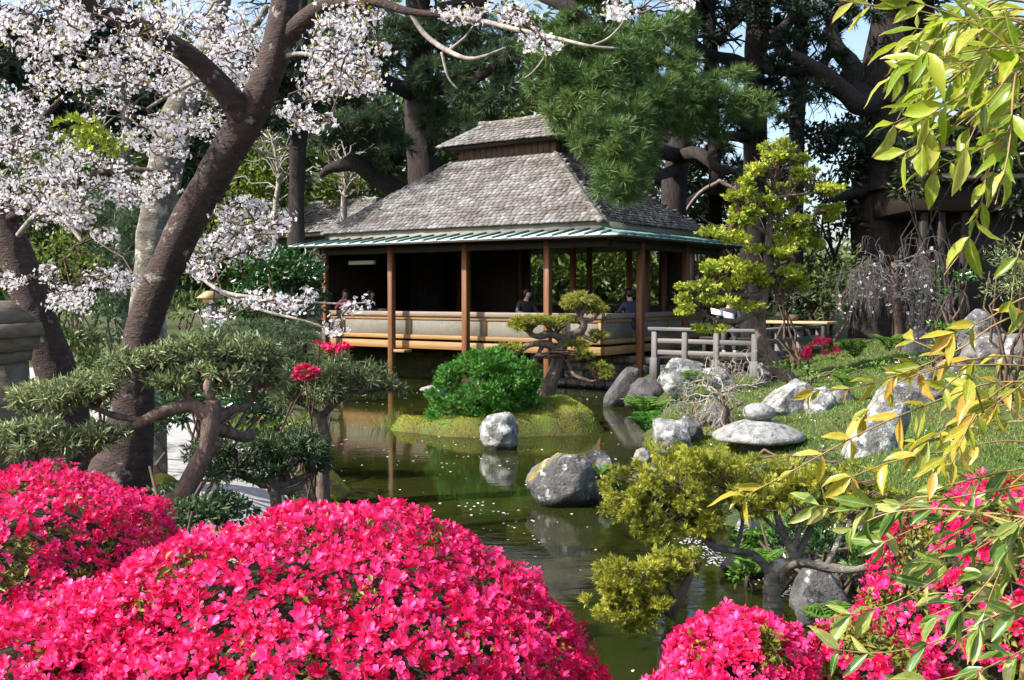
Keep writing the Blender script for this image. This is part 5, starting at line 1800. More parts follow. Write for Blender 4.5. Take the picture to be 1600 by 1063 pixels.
cherry('grey lichened cherry trunk standing behind the leaning brown one',
       [(228, 560, 10, 30), (232, 470, 10, 29), (242, 370, 10, 28), (258, 270, 10, 27), (275, 190, 10, 25), (302, 130, 10, 21), (330, 70, 10, 18), (350, -30, 10, 15)],
       [[(300, 135, 10, 11), (270, 90, 10.2, 8), (240, 40, 10.3, 6)], [(325, 80, 10, 10), (380, 60, 10, 7), (420, 10, 10, 5)]],
       [(270, 50, 10, 60, 35, 20), (390, 40, 10, 45, 40, 16), (150, 160, 10, 60, 30, 10)], 1200, bark='grey_bark', seg=14)

# bare branching shrubs behind
def bare_tree(label, base, Y, h_px, w_px, seed, mat='twig', r=3.5, n=60, name='bare_tree'):
    t = plant(name, label, 'tree', base[0], Y)
    rng = RNG(seed)
    b0 = (base[0], base[1])
    tr = [(base[0], base[1], Y, r * 1.4), (base[0] + w_px * .05, base[1] - h_px * .4, Y, r), (base[0] - w_px * .03, base[1] - h_px * .8, Y, r * .5)]
    wood('trunk', t, mat, trunk_down(tr), 14, 7, .05, seed)
    P = limb(tr, 14)[0]
    st, en = [], []
    for _ in range(n):
        if st and rng.uniform() < .55:
            i = rng.integers(len(en)); s = np.array(st[i]) * .4 + np.array(en[i]) * .6
        else:
            s = P[rng.integers(3, len(P))]
        k = Y / F_PX
        e = s + np.array([rng.normal() * w_px * .35 * k, rng.normal() * w_px * .2 * k, abs(rng.normal()) * h_px * .22 * k])
        st.append(s); en.append(e)
    twigs('branch', t, mat, st, en, .02 * Y / 20, .006 * Y / 20, seed + 1, sag=.12)
    return t


bare_tree('leafless grey tree in the sunlit wood left of the tea house', (430, 340), 30, 150, 110, 1300)
bare_tree('pale leafless tree at upper left behind the blossoms', (190, 300), 27, 230, 160, 1310, 'grey_bark', 8)
bare_tree('thin leafless sapling beside the annex roof', (537, 330), 31, 90, 60, 1320)

# ------------------------------------------------------------------ sprawling conifers in the left foreground
def pads(t, mat, cl, tpls, size, dens, seed, barks, k=14, cr=.42, df=.9, tilt=.45, stem=True, r0=3.0, lo=.3, nst=12):
    """each pad of foliage is a part; a few stems carry it from the nearest wood."""
    rng = RNG(seed)
    for i, c in enumerate(cl):
        foliage('foliage_pad', t, mat, [c], tpls, size, dens, seed + i * 3, k=k, cr=cr, tilt=tilt, df=df, lo=lo)
        if stem:
            cc = at(c[0], c[1] + c[4] * .25, c[2])
            j = np.linalg.norm(barks - cc, axis=1).argmin()
            st, en = [], []
            kk = c[2] / F_PX
            for _ in range(nst):
                st.append(barks[max(0, j - int(rng.integers(0, 3)))])
                en.append(cc + np.array([rng.uniform(-.7, .7) * c[3] * kk, rng.normal() * .3 * c[3] * kk, rng.uniform(-.1, .8) * c[4] * kk]))
            twigs('twig', t, 'dark_twig', st, en, r0 * kk, r0 * .35 * kk, seed + 500 + i, sag=.03)


def bonsai(name, label, trunk, branches, cl, mat, tpls, size, dens, seed, bark='bonsai_bark', cat='tree', **kw):
    t = plant(name, label, cat, trunk[0][0], trunk[0][2])
    wood('trunk', t, bark, trunk_down(trunk), 30, 12, .08, seed)
    bk = [limb(trunk, 30)[0][6:]]
    for i, b_ in enumerate(branches):
        wood('branch', t, bark, b_, 22, 9, .10, seed + 1 + i)
        bk.append(limb(b_, 22)[0][2:])
    pads(t, mat, cl, tpls, size, dens, seed + 20, np.concatenate(bk), **kw)
    return t


bonsai('sprawling_conifer', 'sprawling grey-green conifer with contorted limbs in front of the cherry trunk',
       [(262, 812, 5.6, 17), (285, 780, 5.6, 16), (310, 730, 5.6, 15), (325, 690, 5.6, 15), (330, 655, 5.6, 14), (332, 625, 5.6, 11)],
       [[(330, 655, 5.6, 12), (305, 635, 5.6, 11), (265, 640, 5.55, 10), (225, 658, 5.5, 9), (195, 675, 5.5, 7), (165, 690, 5.4, 5), (120, 700, 5.4, 4), (60, 705, 5.3, 3)],
        [(330, 660, 5.6, 10), (365, 640, 5.7, 8), (390, 630, 5.8, 6), (400, 600, 5.8, 5), (395, 570, 5.8, 4)],
        [(330, 668, 5.6, 11), (355, 675, 5.7, 10), (385, 683, 5.8, 9), (396, 676, 5.85, 7)],
        [(331, 630, 5.6, 9), (325, 600, 5.6, 7), (340, 580, 5.7, 5), (360, 560, 5.8, 4)],
        [(225, 658, 5.5, 6), (180, 650, 5.5, 5), (140, 635, 5.5, 4), (90, 620, 5.4, 3)],
        [(305, 635, 5.6, 7), (285, 610, 5.6, 6), (250, 590, 5.6, 5), (210, 580, 5.6, 4), (170, 585, 5.6, 3)],
        [(340, 690, 5.6, 9), (330, 705, 5.6, 9)], [(165, 690, 5.4, 4), (140, 715, 5.4, 4), (110, 735, 5.3, 3), (60, 735, 5.3, 2)]],
       [(200, 565, 5.6, 55, 24), (255, 560, 5.7, 50, 26), (310, 550, 5.8, 55, 30), (365, 555, 5.8, 50, 32), (150, 600, 5.5, 55, 24), (95, 618, 5.4, 55, 22), (50, 620, 5.4, 35, 20), (260, 600, 5.6, 50, 22), (350, 590, 5.7, 50, 24),
        (30, 690, 5.2, 55, 26), (95, 685, 5.3, 55, 24), (150, 680, 5.4, 40, 18), (60, 665, 5.3, 50, 14), (410, 550, 5.9, 45, 34), (420, 590, 5.9, 40, 24), (310, 575, 5.7, 40, 24)],
       'podo', TLN, .052, 22, 1400, k=26, tilt=.7, cr=.24, lo=.12)
bonsai('sprawling_conifer', 'smaller grey-green conifer with a short dark trunk leaning over the pond',
       [(505, 712, 8.0, 11), (508, 690, 8.0, 11), (504, 665, 8.0, 9), (500, 645, 8.0, 8)],
       [[(502, 655, 8, 6), (480, 635, 8, 5), (455, 625, 8, 3)], [(502, 650, 8, 6), (530, 625, 8, 5), (570, 610, 8, 3)], [(505, 712, 8, 7), (480, 716, 8, 6), (450, 720, 7.9, 4)]],
       [(480, 590, 8, 50, 34), (530, 585, 8, 50, 30), (575, 590, 8.1, 45, 24), (610, 603, 8.2, 35, 16), (455, 610, 7.9, 35, 24), (510, 610, 7.9, 45, 20), (465, 560, 8.1, 40, 20)],
       'podo', TLN, .06, 22, 1450, k=26, tilt=.7, cr=.24, lo=.12)
bonsai('juniper_shrub', 'dark low juniper spreading under the conifers beside the path',
       [(430, 775, 7.2, 9), (410, 755, 7.2, 8), (385, 745, 7.2, 7), (355, 735, 7.2, 5)],
       [[(420, 765, 7.2, 7), (450, 755, 7.3, 6), (490, 740, 7.4, 4)], [(430, 770, 7.2, 6), (460, 765, 7.3, 5), (480, 750, 7.4, 3)]],
       [(330, 705, 7.2, 55, 26), (385, 700, 7.2, 50, 28), (440, 705, 7.3, 50, 28), (485, 700, 7.4, 40, 24), (350, 735, 7.1, 45, 18), (420, 735, 7.2, 50, 16), (470, 690, 7.5, 40, 20), (500, 725, 7.4, 25, 14)],
       'juniper', TLN, .055, 22, 1480, cat='shrub', k=26, tilt=.7, cr=.25, lo=.12)
understory('shrub', 'low green ground shrub between the two big azaleas', [(300, 800, 5.2, 50, 26), (345, 800, 5.4, 45, 24), (265, 775, 6.2, 35, 22), (370, 790, 5.8, 40, 20), (250, 800, 6, 25, 20)], 'juniper', .045, 12, 1490)

# ------------------------------------------------------------------ island plants
t = plant('round_conifer', 'round clipped bright green conifer on the island', 'shrub', 750, 16.4)
rng = RNG(1500)
mb = MB()
for (px, py, rx, ry, n) in ((755, 605, 80, 58, 4600), (720, 640, 62, 42, 2000), (690, 668, 36, 20, 800), (790, 600, 52, 48, 1700), (760, 570, 42, 24, 1100), (820, 590, 26, 30, 600), (775, 645, 50, 34, 900)):
    cc, r = ell(px, py, 16.4, rx, ry, .8)
    n = int(n * 1.5)
    p_, nr = cloud(rng, cc, r, n, 70, .17, .75)
    spread_tpl(mb, rng, TSN + TS[:1], p_, frames_yz(nr + rng.normal(size=nr.shape) * .45, rng.normal(size=nr.shape) + [0, 0, .8]), rng.uniform(.045, .08, n))
mb.build('foliage', MAT['round_green'], t)
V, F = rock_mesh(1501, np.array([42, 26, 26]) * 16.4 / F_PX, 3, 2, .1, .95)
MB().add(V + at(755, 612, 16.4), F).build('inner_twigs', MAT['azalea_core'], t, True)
bonsai('island_pine', 'small windswept pine with flat needle pads on the island',
       [(846, 634, 17.2, 17), (858, 605, 17.2, 12), (868, 575, 17.2, 10), (876, 548, 17.2, 10), (884, 530, 17.2, 8), (905, 520, 17.2, 7), (912, 508, 17.2, 6), (906, 495, 17.2, 5), (915, 480, 17.2, 4)],
       [[(882, 532, 17.2, 7), (862, 522, 17.1, 6), (842, 526, 17, 5), (828, 520, 17, 4), (835, 508, 17, 3)],
        [(874, 552, 17.2, 7), (858, 540, 17.1, 6), (832, 538, 17, 5), (815, 545, 17, 5), (803, 556, 16.9, 4), (795, 552, 16.9, 3)],
        [(848, 540, 17.1, 4), (840, 555, 17, 3)], [(888, 560, 17.2, 4), (892, 580, 17.1, 3), (905, 590, 17, 3), (925, 596, 17, 2.5), (945, 590, 17, 1.5)],
        [(905, 520, 17.2, 4), (920, 530, 17.2, 3), (932, 535, 17.2, 2)], [(910, 500, 17.2, 4), (925, 500, 17.2, 3), (935, 490, 17.2, 2)],
        [(845, 630, 17.2, 7), (832, 615, 17.1, 5), (830, 605, 17.1, 3)], [(846, 632, 17.2, 7), (830, 632, 17.1, 6), (815, 628, 17, 3)]],
       [(835, 502, 17, 42, 11), (868, 503, 17.1, 35, 10), (815, 508, 16.9, 25, 8), (890, 500, 17.3, 20, 8), (910, 466, 17.2, 30, 10), (895, 474, 17.1, 18, 7), (932, 482, 17.2, 26, 9), (795, 543, 16.9, 22, 10), (935, 524, 17.2, 17, 8), (903, 540, 17.1, 22, 12), (935, 572, 17, 20, 8), (940, 582, 17, 28, 9), (912, 556, 17, 20, 9), (830, 575, 17.1, 16, 8)],
       'bonsai', TND, .075, 24, 1520, k=14, tilt=.3, r0=2.0)

# ------------------------------------------------------------------ golden cypress tree
YC = 18.0
bonsai('golden_cypress', 'tall layered golden cypress right of the tea house',
       [(1232, 594, YC, 13), (1212, 568, YC, 10), (1192, 535, YC, 9.5), (1188, 500, YC, 9), (1195, 450, YC, 7.5), (1199, 400, YC, 6), (1203, 350, YC, 4.5), (1208, 300, YC, 3.5), (1215, 250, YC, 2)],
       [[(1192, 485, YC, 7), (1175, 490, 17.8, 5), (1150, 502, 17.6, 4), (1120, 500, 17.5, 3), (1095, 490, 17.4, 2)], [(1195, 460, YC, 5), (1170, 462, 17.8, 4), (1135, 458, 17.6, 3), (1115, 440, 17.5, 2)],
        [(1199, 365, YC, 4), (1180, 355, 17.8, 3), (1160, 345, 17.7, 2)], [(1205, 310, YC, 3), (1240, 305, 17.9, 2), (1285, 300, 17.9, 1.5)], [(1196, 490, YC, 4), (1210, 490, 18, 3), (1214, 470, 18, 2)],
        [(1202, 340, YC, 3), (1240, 345, 18, 2.4), (1275, 335, 18, 1.6)]],
       [(1215, 228, YC, 32, 12), (1205, 246, YC, 36, 12), (1190, 266, 17.8, 28, 10), (1255, 250, YC, 16, 8), (1262, 272, 18, 32, 12), (1230, 290, 18.1, 30, 10), (1155, 285, 17.8, 26, 10), (1158, 305, 17.7, 28, 10), (1185, 312, 18, 30, 10), (1290, 296, 18, 38, 10), (1240, 318, 18.1, 34, 10),
        (1165, 330, 17.8, 30, 12), (1155, 345, 17.6, 26, 9), (1250, 350, 18, 42, 12), (1300, 330, 18.3, 30, 16), (1215, 330, 18, 20, 8), (1120, 362, 17.5, 32, 9), (1150, 372, 17.7, 28, 10), (1205, 392, 18, 45, 12), (1240, 370, 18.1, 34, 12), (1275, 375, 18.3, 26, 14),
        (1120, 418, 17.5, 38, 12), (1160, 412, 17.8, 36, 14), (1090, 445, 17.4, 28, 10), (1065, 468, 17.3, 20, 10), (1075, 482, 17.3, 26, 9), (1115, 470, 17.5, 32, 9), (1150, 440, 17.7, 36, 14), (1185, 430, 17.9, 30, 14), (1235, 425, 18, 32, 12), (1250, 445, 18.2, 24, 12), (1110, 512, 17.4, 32, 9), (1165, 475, 17.8, 28, 10)],
       'gold', TS, .068, 34, 1600, k=11, df=1.1, tilt=.45, r0=1.6)

# ------------------------------------------------------------------ golden shrub in the right foreground
bonsai('golden_shrub', 'large yellow-green golden shrub with twisted grey limbs on the near right bank',
       [(1205, 985, 6.0, 15), (1207, 930, 6.0, 14), (1208, 895, 6.0, 12), (1212, 880, 6, 10)],
       [[(1207, 900, 6, 8), (1180, 870, 6, 7), (1150, 860, 5.95, 6), (1115, 855, 5.9, 5.5), (1095, 835, 5.9, 5), (1080, 800, 5.9, 4), (1060, 775, 5.9, 3)],
        [(1212, 885, 6, 11), (1240, 878, 6, 10), (1238, 860, 6, 8), (1222, 830, 6.05, 6), (1210, 790, 6.1, 4), (1200, 760, 6.1, 3)], [(1240, 878, 6, 8), (1260, 840, 6.05, 5), (1275, 800, 6.1, 4), (1290, 770, 6.1, 3)],
        [(1215, 895, 6, 9), (1250, 880, 5.95, 8), (1300, 888, 5.9, 7), (1340, 890, 5.85, 6), (1375, 875, 5.8, 5), (1400, 855, 5.8, 3)], [(1115, 855, 5.9, 5), (1110, 820, 5.9, 4), (1130, 780, 5.9, 3)],
        [(1218, 915, 6, 7), (1228, 890, 5.95, 7), (1245, 880, 5.9, 5)], [(1095, 835, 5.9, 4), (1118, 800, 5.9, 3), (1122, 760, 5.9, 2)], [(1150, 860, 5.95, 4), (1160, 815, 5.95, 3), (1150, 775, 5.95, 2)],
        [(1238, 862, 6, 5), (1250, 820, 6, 4), (1243, 780, 6, 2.5)], [(1290, 888, 5.9, 5), (1310, 845, 5.95, 4), (1325, 800, 6, 2.5)], [(1230, 840, 6.05, 4), (1195, 810, 6.05, 3), (1180, 775, 6.1, 2)]],
       [(990, 775, 5.8, 60, 55), (1060, 755, 5.9, 75, 58), (1140, 745, 6.0, 80, 46), (1230, 755, 6.1, 80, 44), (1320, 765, 6.1, 65, 48), (1090, 810, 5.85, 60, 36), (1180, 785, 5.95, 55, 26), (1270, 800, 6.0, 50, 26), (1020, 825, 5.75, 40, 22), (1375, 780, 6.0, 40, 34)],
       'gold_near', TSN, .036, 23, 1700, bark='grey_bark', k=30, tilt=.5, cr=.14, lo=.02, nst=34, r0=2.2, cat='shrub')
bonsai('golden_shrub', 'lower yellow-green golden shrub at the edge of the pond',
       [(1035, 1060, 5.2, 9), (1045, 990, 5.2, 8), (1055, 950, 5.2, 7), (1075, 905, 5.2, 6), (1085, 875, 5.2, 4)],
       [[(1050, 965, 5.2, 5), (1020, 930, 5.1, 4), (990, 910, 5.1, 2.5)], [(1060, 940, 5.2, 4), (1040, 910, 5.15, 3), (1030, 890, 5.1, 2)]],
       [(985, 905, 5.1, 60, 42), (960, 940, 5.05, 45, 38), (1040, 890, 5.2, 50, 34), (1010, 950, 5.1, 45, 34), (1075, 880, 5.25, 30, 20), (985, 965, 5.05, 34, 24)],
       'gold_near', TSN, .035, 25, 1760, bark='bonsai_bark', k=30, tilt=.5, cr=.15, lo=.02, nst=34, r0=2.0, cat='shrub')

# ------------------------------------------------------------------ weeping shrubs
wc = plant('weeping_cherry', 'dark bare weeping shrub with scattered white buds below the pavilion', 'shrub', 1405, 20)
wood('trunk', wc, 'dark_twig', trunk_down([(1405, 555, 20, 7), (1402, 470, 20, 6), (1396, 410, 20, 4)]), 14, 8, .1, 1800)
rng = RNG(1801)
wm = MB()
we = []
tp_ = at(1397, 415, 20)
for i_ in range(22):
    a_ = i_ * .571 + rng.normal() * .3
    crook([wm], rng, tp_ + np.array([0, 0, rng.uniform(-.7, .1)]), unit([math.cos(a_), math.sin(a_), rng.uniform(.1, .9)]), rng.uniform(.7, 1.15), .014, 0, 3, .22, .27, we, (5, 4, 3))
wm.build('branches', MAT['grey_twig'], wc, kind='stuff')
we = np.array(we)
we = we[rng.uniform(size=len(we)) < .014]
wb = MB()
spread_tpl(wb, rng, TB, we + rng.normal(size=we.shape) * .02, frames(rng.normal(size=we.shape), rng), rng.uniform(.02, .042, len(we)))
wb.build('buds', MAT['blossom'], wc, kind='stuff')


# leafless maple: crooked level limbs that fork again and again
mp_ = plant('weeping_maple', 'small leafless maple with crooked pale and reddish twigs above the lantern', 'shrub', 1135, 13.9)
wood('trunk', mp_, 'dark_twig', trunk_down([(1134, 668, 13.9, 6), (1132, 640, 13.9, 5), (1126, 615, 13.9, 5)]), 12, 8, .12, 1820)
rng = RNG(1821)
mm_ = MB()
red_ = MB()
ends_ = []


def maple_crook(p, d, L_, r, lev):
    n_ = 7
    P = [p]
    for i_ in range(n_):
        d = unit(d + rng.normal(size=3) * .33 + np.array([0, 0, -.05 * lev]))
        P.append(P[-1] + d * L_ / n_)
    (red_ if lev == 3 and rng.uniform() < .6 else mm_).tube(P, np.linspace(r, r * .55, n_ + 1), 4 if lev < 2 else 3, cap=False)
    ends_.append(P[-1])
    if lev < 3:
        for i_ in range(4 if lev < 2 else 3):
            j = int(rng.integers(2, n_ + 1))
            dd = unit(d + rng.normal(size=3) * .75 * np.array([1, 1, .55]))
            maple_crook(P[j], dd, L_ * rng.uniform(.5, .8), r * .6, lev + 1)


top_ = at(1126, 615, 13.9)
for i_ in range(9):
    a_ = i_ * .698 + rng.normal() * .2
    maple_crook(top_ + [0, 0, rng.uniform(-.08, .02)], unit([math.cos(a_), math.sin(a_) * .8, rng.uniform(.05, .75)]), rng.uniform(.4, .62), .013, 0)
mm_.build('branches', MAT['twig'], mp_, kind='stuff')
red_.build('twigs', MAT['red_twig'], mp_, kind='stuff')

# ------------------------------------------------------------------ azaleas
CAMP = np.array([0, 0, CAM_Z])


def to_px(P):
    d = P - CAMP
    z = d @ _F
    return 800 + d[:, 0] / z * F_PX, 531.5 - (d @ _U) / z * F_PX


flower_me = []
TAS = [T_flower(RNG(78 + i), 5, .7, .62) for i in range(3)]
for i, tpl in enumerate(TA):
    me = make_mesh('flower', tpl[0], tpl[1], True)
    me.materials.append(MAT['azalea_o'])
    flower_me.append(me)


def azalea(label, lobes, n, size, singles, seed, group=None, gap=.14, name='azalea_bush', boxy=.95):
    lobes = [(np.array(c, float), np.array(r, float)) for c, r in lobes]
    c0, r0 = lobes[0]
    t = thing(name, label, 'bush', (c0[0], c0[1], G(c0[0], c0[1])), 0, group)
    rng = RNG(seed)
    vol = np.array([r[0] * r[2] for c, r in lobes]); vol = vol / vol.sum()
    P, Nn = [], []
    off = Vector(rng.uniform(-30, 30, 3))
    cor = MB()
    for (c, r), w in zip(lobes, vol):
        m_ = int(n * w)
        d = unit(rng.normal(size=(m_ * 2, 3)))
        d = d[d[:, 2] > -.25][:m_]
        # slightly boxy dome
        d2 = np.sign(d) * np.abs(d) ** boxy
        bump_ = np.array([mnoise.fractal(Vector(q * 2.6) + off, 1, 2, 3) for q in d])
        p = c + d2 * r * (1 + .085 * bump_ + rng.uniform(-.035, .015, len(d)))[:, None]
        P.append(p); Nn.append(unit(d / r))
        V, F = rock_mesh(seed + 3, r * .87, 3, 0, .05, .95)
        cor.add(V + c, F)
    P = np.concatenate(P); Nn = np.concatenate(Nn)
    keep = np.ones(len(P), bool)
    for c, r in lobes:
        keep &= np.linalg.norm((P - c) / r, axis=1) > .86
    gz = ground(P[:, 0], P[:, 1])
    keep &= P[:, 2] > gz + .04
    P, Nn = P[keep], Nn[keep]
    hole = np.array([mnoise.noise(Vector(q * 9.0) + off) for q in P])
    thr = np.quantile(hole, gap)
    fl = hole > thr
    # leaves everywhere a little lower, and more in the gaps
    nl = int(len(P) * .35)
    i = rng.integers(len(P), size=nl)
    LP = P[i] - Nn[i] * rng.uniform(.015, .06, nl)[:, None] + rng.normal(size=(nl, 3)) * .012
    gi = np.repeat(np.where(~fl)[0], 5)
    LP = np.concatenate([LP, P[gi] - Nn[gi] * rng.uniform(0, .03, len(gi))[:, None] + rng.normal(size=(len(gi), 3)) * .014])
    LN = np.concatenate([Nn[i], Nn[gi]])
    lm = MB()
    spread_tpl(lm, rng, TL, LP, frames(LN, rng, .8), rng.uniform(.5, .95, len(LP)) * size)
    lm.build('leaves', MAT['azalea_leaf'], t, kind='stuff')
    cor.build('inner_twigs', MAT['azalea_core'], t, True)
    FP, FN = P[fl], Nn[fl]
    sc = size * .5 * rng.uniform(.7, 1.25, len(FP))
    M = frames(FN + np.array([0, 0, .25]), rng, .55)
    px, py = to_px(FP)
    vis = (px > -10) & (px < 1610) & (py < 1070) & ((FN * unit(CAMP - FP)).sum(1) > .05)
    dist = np.linalg.norm(FP - CAMP, axis=1) + np.where(vis, 0, 100)
    one = np.zeros(len(FP), bool)
    one[np.argsort(dist)[:singles]] = True
    one &= vis
    org = ORIG[t.name]
    for k in np.where(one)[0]:
        o = bpy.data.objects.new('flower', flower_me[int(rng.integers(len(flower_me)))])
        COL.objects.link(o)
        o.parent = t
        mw = Matrix.Identity(4)
        for a in range(3):
            for b_ in range(3):
                mw[a][b_] = M[k, a, b_] * sc[k]
            mw[a][3] = FP[k, a] - org[a]
        o.matrix_local = mw
    fm = MB()
    r_ = ~one
    hid = r_ & ~vis                                             # the side away from the path: simpler flowers
    r_ = r_ & vis
    spread_tpl(fm, rng, TA, FP[r_], M[r_], sc[r_])
    spread_tpl(fm, rng, TAS, FP[hid], M[hid], sc[hid] * 1.1)
    fm.build('flowers', MAT['azalea'], t, True, kind='stuff')
    return t


azalea('huge hot-pink azalea dome filling the foreground left of centre', [((-.60, 3.05, .56), (.98, .92, .95)), ((-1.2, 2.85, .50), (.74, .75, .83))], 26000, .036, 300, 2000, gap=.09)
azalea('hot-pink azalea dome behind it at the left edge', [((-2.03, 4.25, .66), (.64, .75, .78)), ((-2.55, 4.1, .64), (.6, .7, .76))], 14500, .036, 300, 2050, gap=.1, boxy=.85)
azalea('low hot-pink azalea at the bottom right of centre', [((.68, 2.95, .62), (.30, .40, .64)), ((.50, 2.75, .58), (.26, .35, .58))], 7000, .036, 300, 2100, gap=.09)
azalea('hot-pink azalea behind the nandina leaves at the lower right', [((1.62, 3.45, .80), (.44, .5, .75)), ((1.10, 3.1, .50), (.28, .4, .70)), ((1.9, 3.2, .68), (.46, .5, .76)), ((1.45, 2.7, .42), (.48, .4, .60))], 13000, .036, 300, 2150, gap=.36)


def small_azalea(label, cl, Y, seed, size=.05, dens=14):
    t = plant('azalea_bush', label, 'bush', cl[0][0], Y, 'small azaleas in the distance')
    foliage('flowers', t, 'azalea', [(a, b_, Y, c, d) for a, b_, c, d in cl], TA[:3], size * .5, dens, seed, k=8, tilt=.3, kind='stuff')
    foliage('leaves', t, 'azalea_leaf', [(a, b_ + d * .4, Y, c, d) for a, b_, c, d in cl], TL, size, dens * .5, seed + 1, k=8, kind='stuff')
    q = at(cl[0][0], cl[0][1], Y)
    base = np.array(t.location)
    rng = RNG(seed)
    twigs('stem', t, 'dark_twig', [base] * 5, [q + rng.normal(size=3) * .12 for _ in range(5)], .012, .006, seed + 2)


small_azalea('small crimson azalea against the left end of the tea house deck', [(508, 538, 20, 11), (528, 545, 22, 13), (541, 553, 14, 9)], 14.0, 2200)
small_azalea('little red azalea cluster among the conifers at the left bank', [(474, 577, 15, 8), (490, 584, 13, 7), (468, 588, 13, 7)], 7.5, 2210, .04)
small_azalea('red azalea in front of the deck railing beside the golden cypress', [(1262, 545, 20, 14), (1285, 535, 18, 12), (1300, 548, 16, 10), (1255, 556, 14, 8)], 18.5, 2220, .055, 9)

# ------------------------------------------------------------------ nandina
def leaf_tpl(w, curl, fold, seed):
    g = RNG(seed)
    st = [(0, .02), (.18, .55), (.42, 1.0), (.66, .82), (.86, .42), (1.0, .02)]
    V = []
    for y, ww in st:
        z = -curl * y * y + .02 * g.normal()
        V += [(-ww * w / 2, y, z + fold * ww * w), (0, y, z), (ww * w / 2, y, z + fold * ww * w)]
    F = []
    for i in range(len(st) - 1):
        a = i * 3
        F += [(a, a + 1, a + 4, a + 3), (a + 1, a + 2, a + 5, a + 4)]
    return np.array(V), [np.array(F)]


LEAF_ME = {}
EXT = [leaf_tpl([.30, .36, .25, .38, .33, .28][i], [.15, .3, .45, .22, .6, .05][i], .3, 2350 + i) for i in range(6)]
for mk in ('nandina_up', 'nandina_mid', 'nandina_low', 'red_leaf'):
    L_ = []
    for i in range(6):
        V, F = leaf_tpl([.30, .36, .25, .38, .33, .28][i], [.15, .3, .45, .22, .6, .05][i], .35 if i % 2 else .2, 2300 + i)
        me = make_mesh('leaf', V, F, True)
        me.materials.append(MAT[mk])
        L_.append(me)
    LEAF_ME[mk] = L_


def nandina(label, root, stems, fill, mat, Lm, seed, limit=298, step=.045, extra=0):
    rx, ry = root
    t = thing('nandina_shrub', label, 'shrub', (rx, ry, G(rx, ry)))
    rng = RNG(seed)
    org = ORIG[t.name]
    nodes = []
    canes = []
    for i in range(4):
        top_z = 1.2 + .55 * i
        b0 = np.array([rx + rng.normal() * .06, ry + rng.normal() * .08, G(rx, ry) - .05])
        canes.append(catmull(np.array([b0, b0 + [.02, 0, top_z * .4], [rx + rng.normal() * .05, ry + rng.normal() * .1, b0[2] + top_z]]), 16))
        MB().tube(canes[-1], np.linspace(.011, .006, len(canes[-1])), 6).build('cane', MAT['stem'], t, True)
    allc = np.concatenate(canes)
    paths = []
    for s in stems:
        W = np.array([at(px, py, Y) for px, py, Y in s])
        j = np.linalg.norm(allc - W[0], axis=1).argmin()
        W = np.vstack([allc[j], W])
        paths.append(catmull(W, 30))
    for (px, py, Y, ax, ay, n) in fill:
        for _ in range(n):
            c = at(px + rng.uniform(-1, 1) * ax, py + rng.uniform(-1, 1) * ay, Y + rng.normal() * .15)
            tang = np.array([-rng.uniform(.5, 1), rng.normal() * .4, rng.normal() * .45 - .2])
            s0 = c - unit(tang) * .18
            allp = np.concatenate(paths)
            j = np.linalg.norm(allp - s0, axis=1).argmin()
            paths.append(catmull(np.array([allp[j], allp[j] * .55 + c * .45 + [0, 0, .015], c, c + unit(unit(c - allp[j]) + tang * .4) * .08 + [0, 0, -.02]]), 12))
    sm = MB()
    for p_ in paths:
        sm.tube(p_, np.linspace(.0024, .001, len(p_)), 5, cap=False)
        seglen = np.linalg.norm(np.diff(p_, axis=0), axis=1)
        cum = np.concatenate([[0], np.cumsum(seglen)])
        tt = np.arange(max(.03, cum[-1] * .12), cum[-1], step)
        for x in list(tt) + [cum[-1]]:
            q = np.array([np.interp(x, cum, p_[:, a]) for a in range(3)])
            i = min(np.searchsorted(cum, x), len(p_) - 1)
            tg = unit(p_[i] - p_[max(i - 2, 0)])
            nodes.append((q, tg, x >= cum[-1] - 1e-6))
    sm.build('stem', MAT['stem'], t, True)
    rng.shuffle(nodes)
    count = 0
    ex = MB()
    for q, tg, tip in nodes:
        px, py = to_px(q[None])
        if not (-60 < px[0] < 1606 and -20 < py[0] < 1075):
            continue
        for k in range(3 if tip else 2):
            side = (-1, 1, 0)[k]
            lat = unit(np.cross(tg, [0, -1, 0.25]) + rng.normal(size=3) * .35)
            y = unit(tg * rng.uniform(.5, 1) + lat * side * rng.uniform(.35, .9) + np.array([0, 0, -.28]) + rng.normal(size=3) * .16)
            z = unit(np.array([-.25, -.6, .75]) + rng.normal(size=3) * .6)
            M = frames_yz(y[None], z[None])[0]
            Ls = Lm * rng.uniform(.5, 1.3)
            if count >= limit:
                if extra > 0:
                    extra -= 1
                    ex.scatter(EXT[int(rng.integers(6))], q[None], M[None], Ls)
                continue
            mk = mat
            o = bpy.data.objects.new('leaf', LEAF_ME[mk][int(rng.integers(6))])
            COL.objects.link(o)
            o.parent = t
            mw = Matrix.Identity(4)
            for a in range(3):
                for b_ in range(3):
                    mw[a][b_] = M[a, b_] * Ls
                mw[a][3] = q[a] - org[a]
            o.matrix_local = mw
            count += 1
    if ex.n:
        ex.build('leaves', MAT[mat + '_far'], t, True, kind='stuff')
    return t


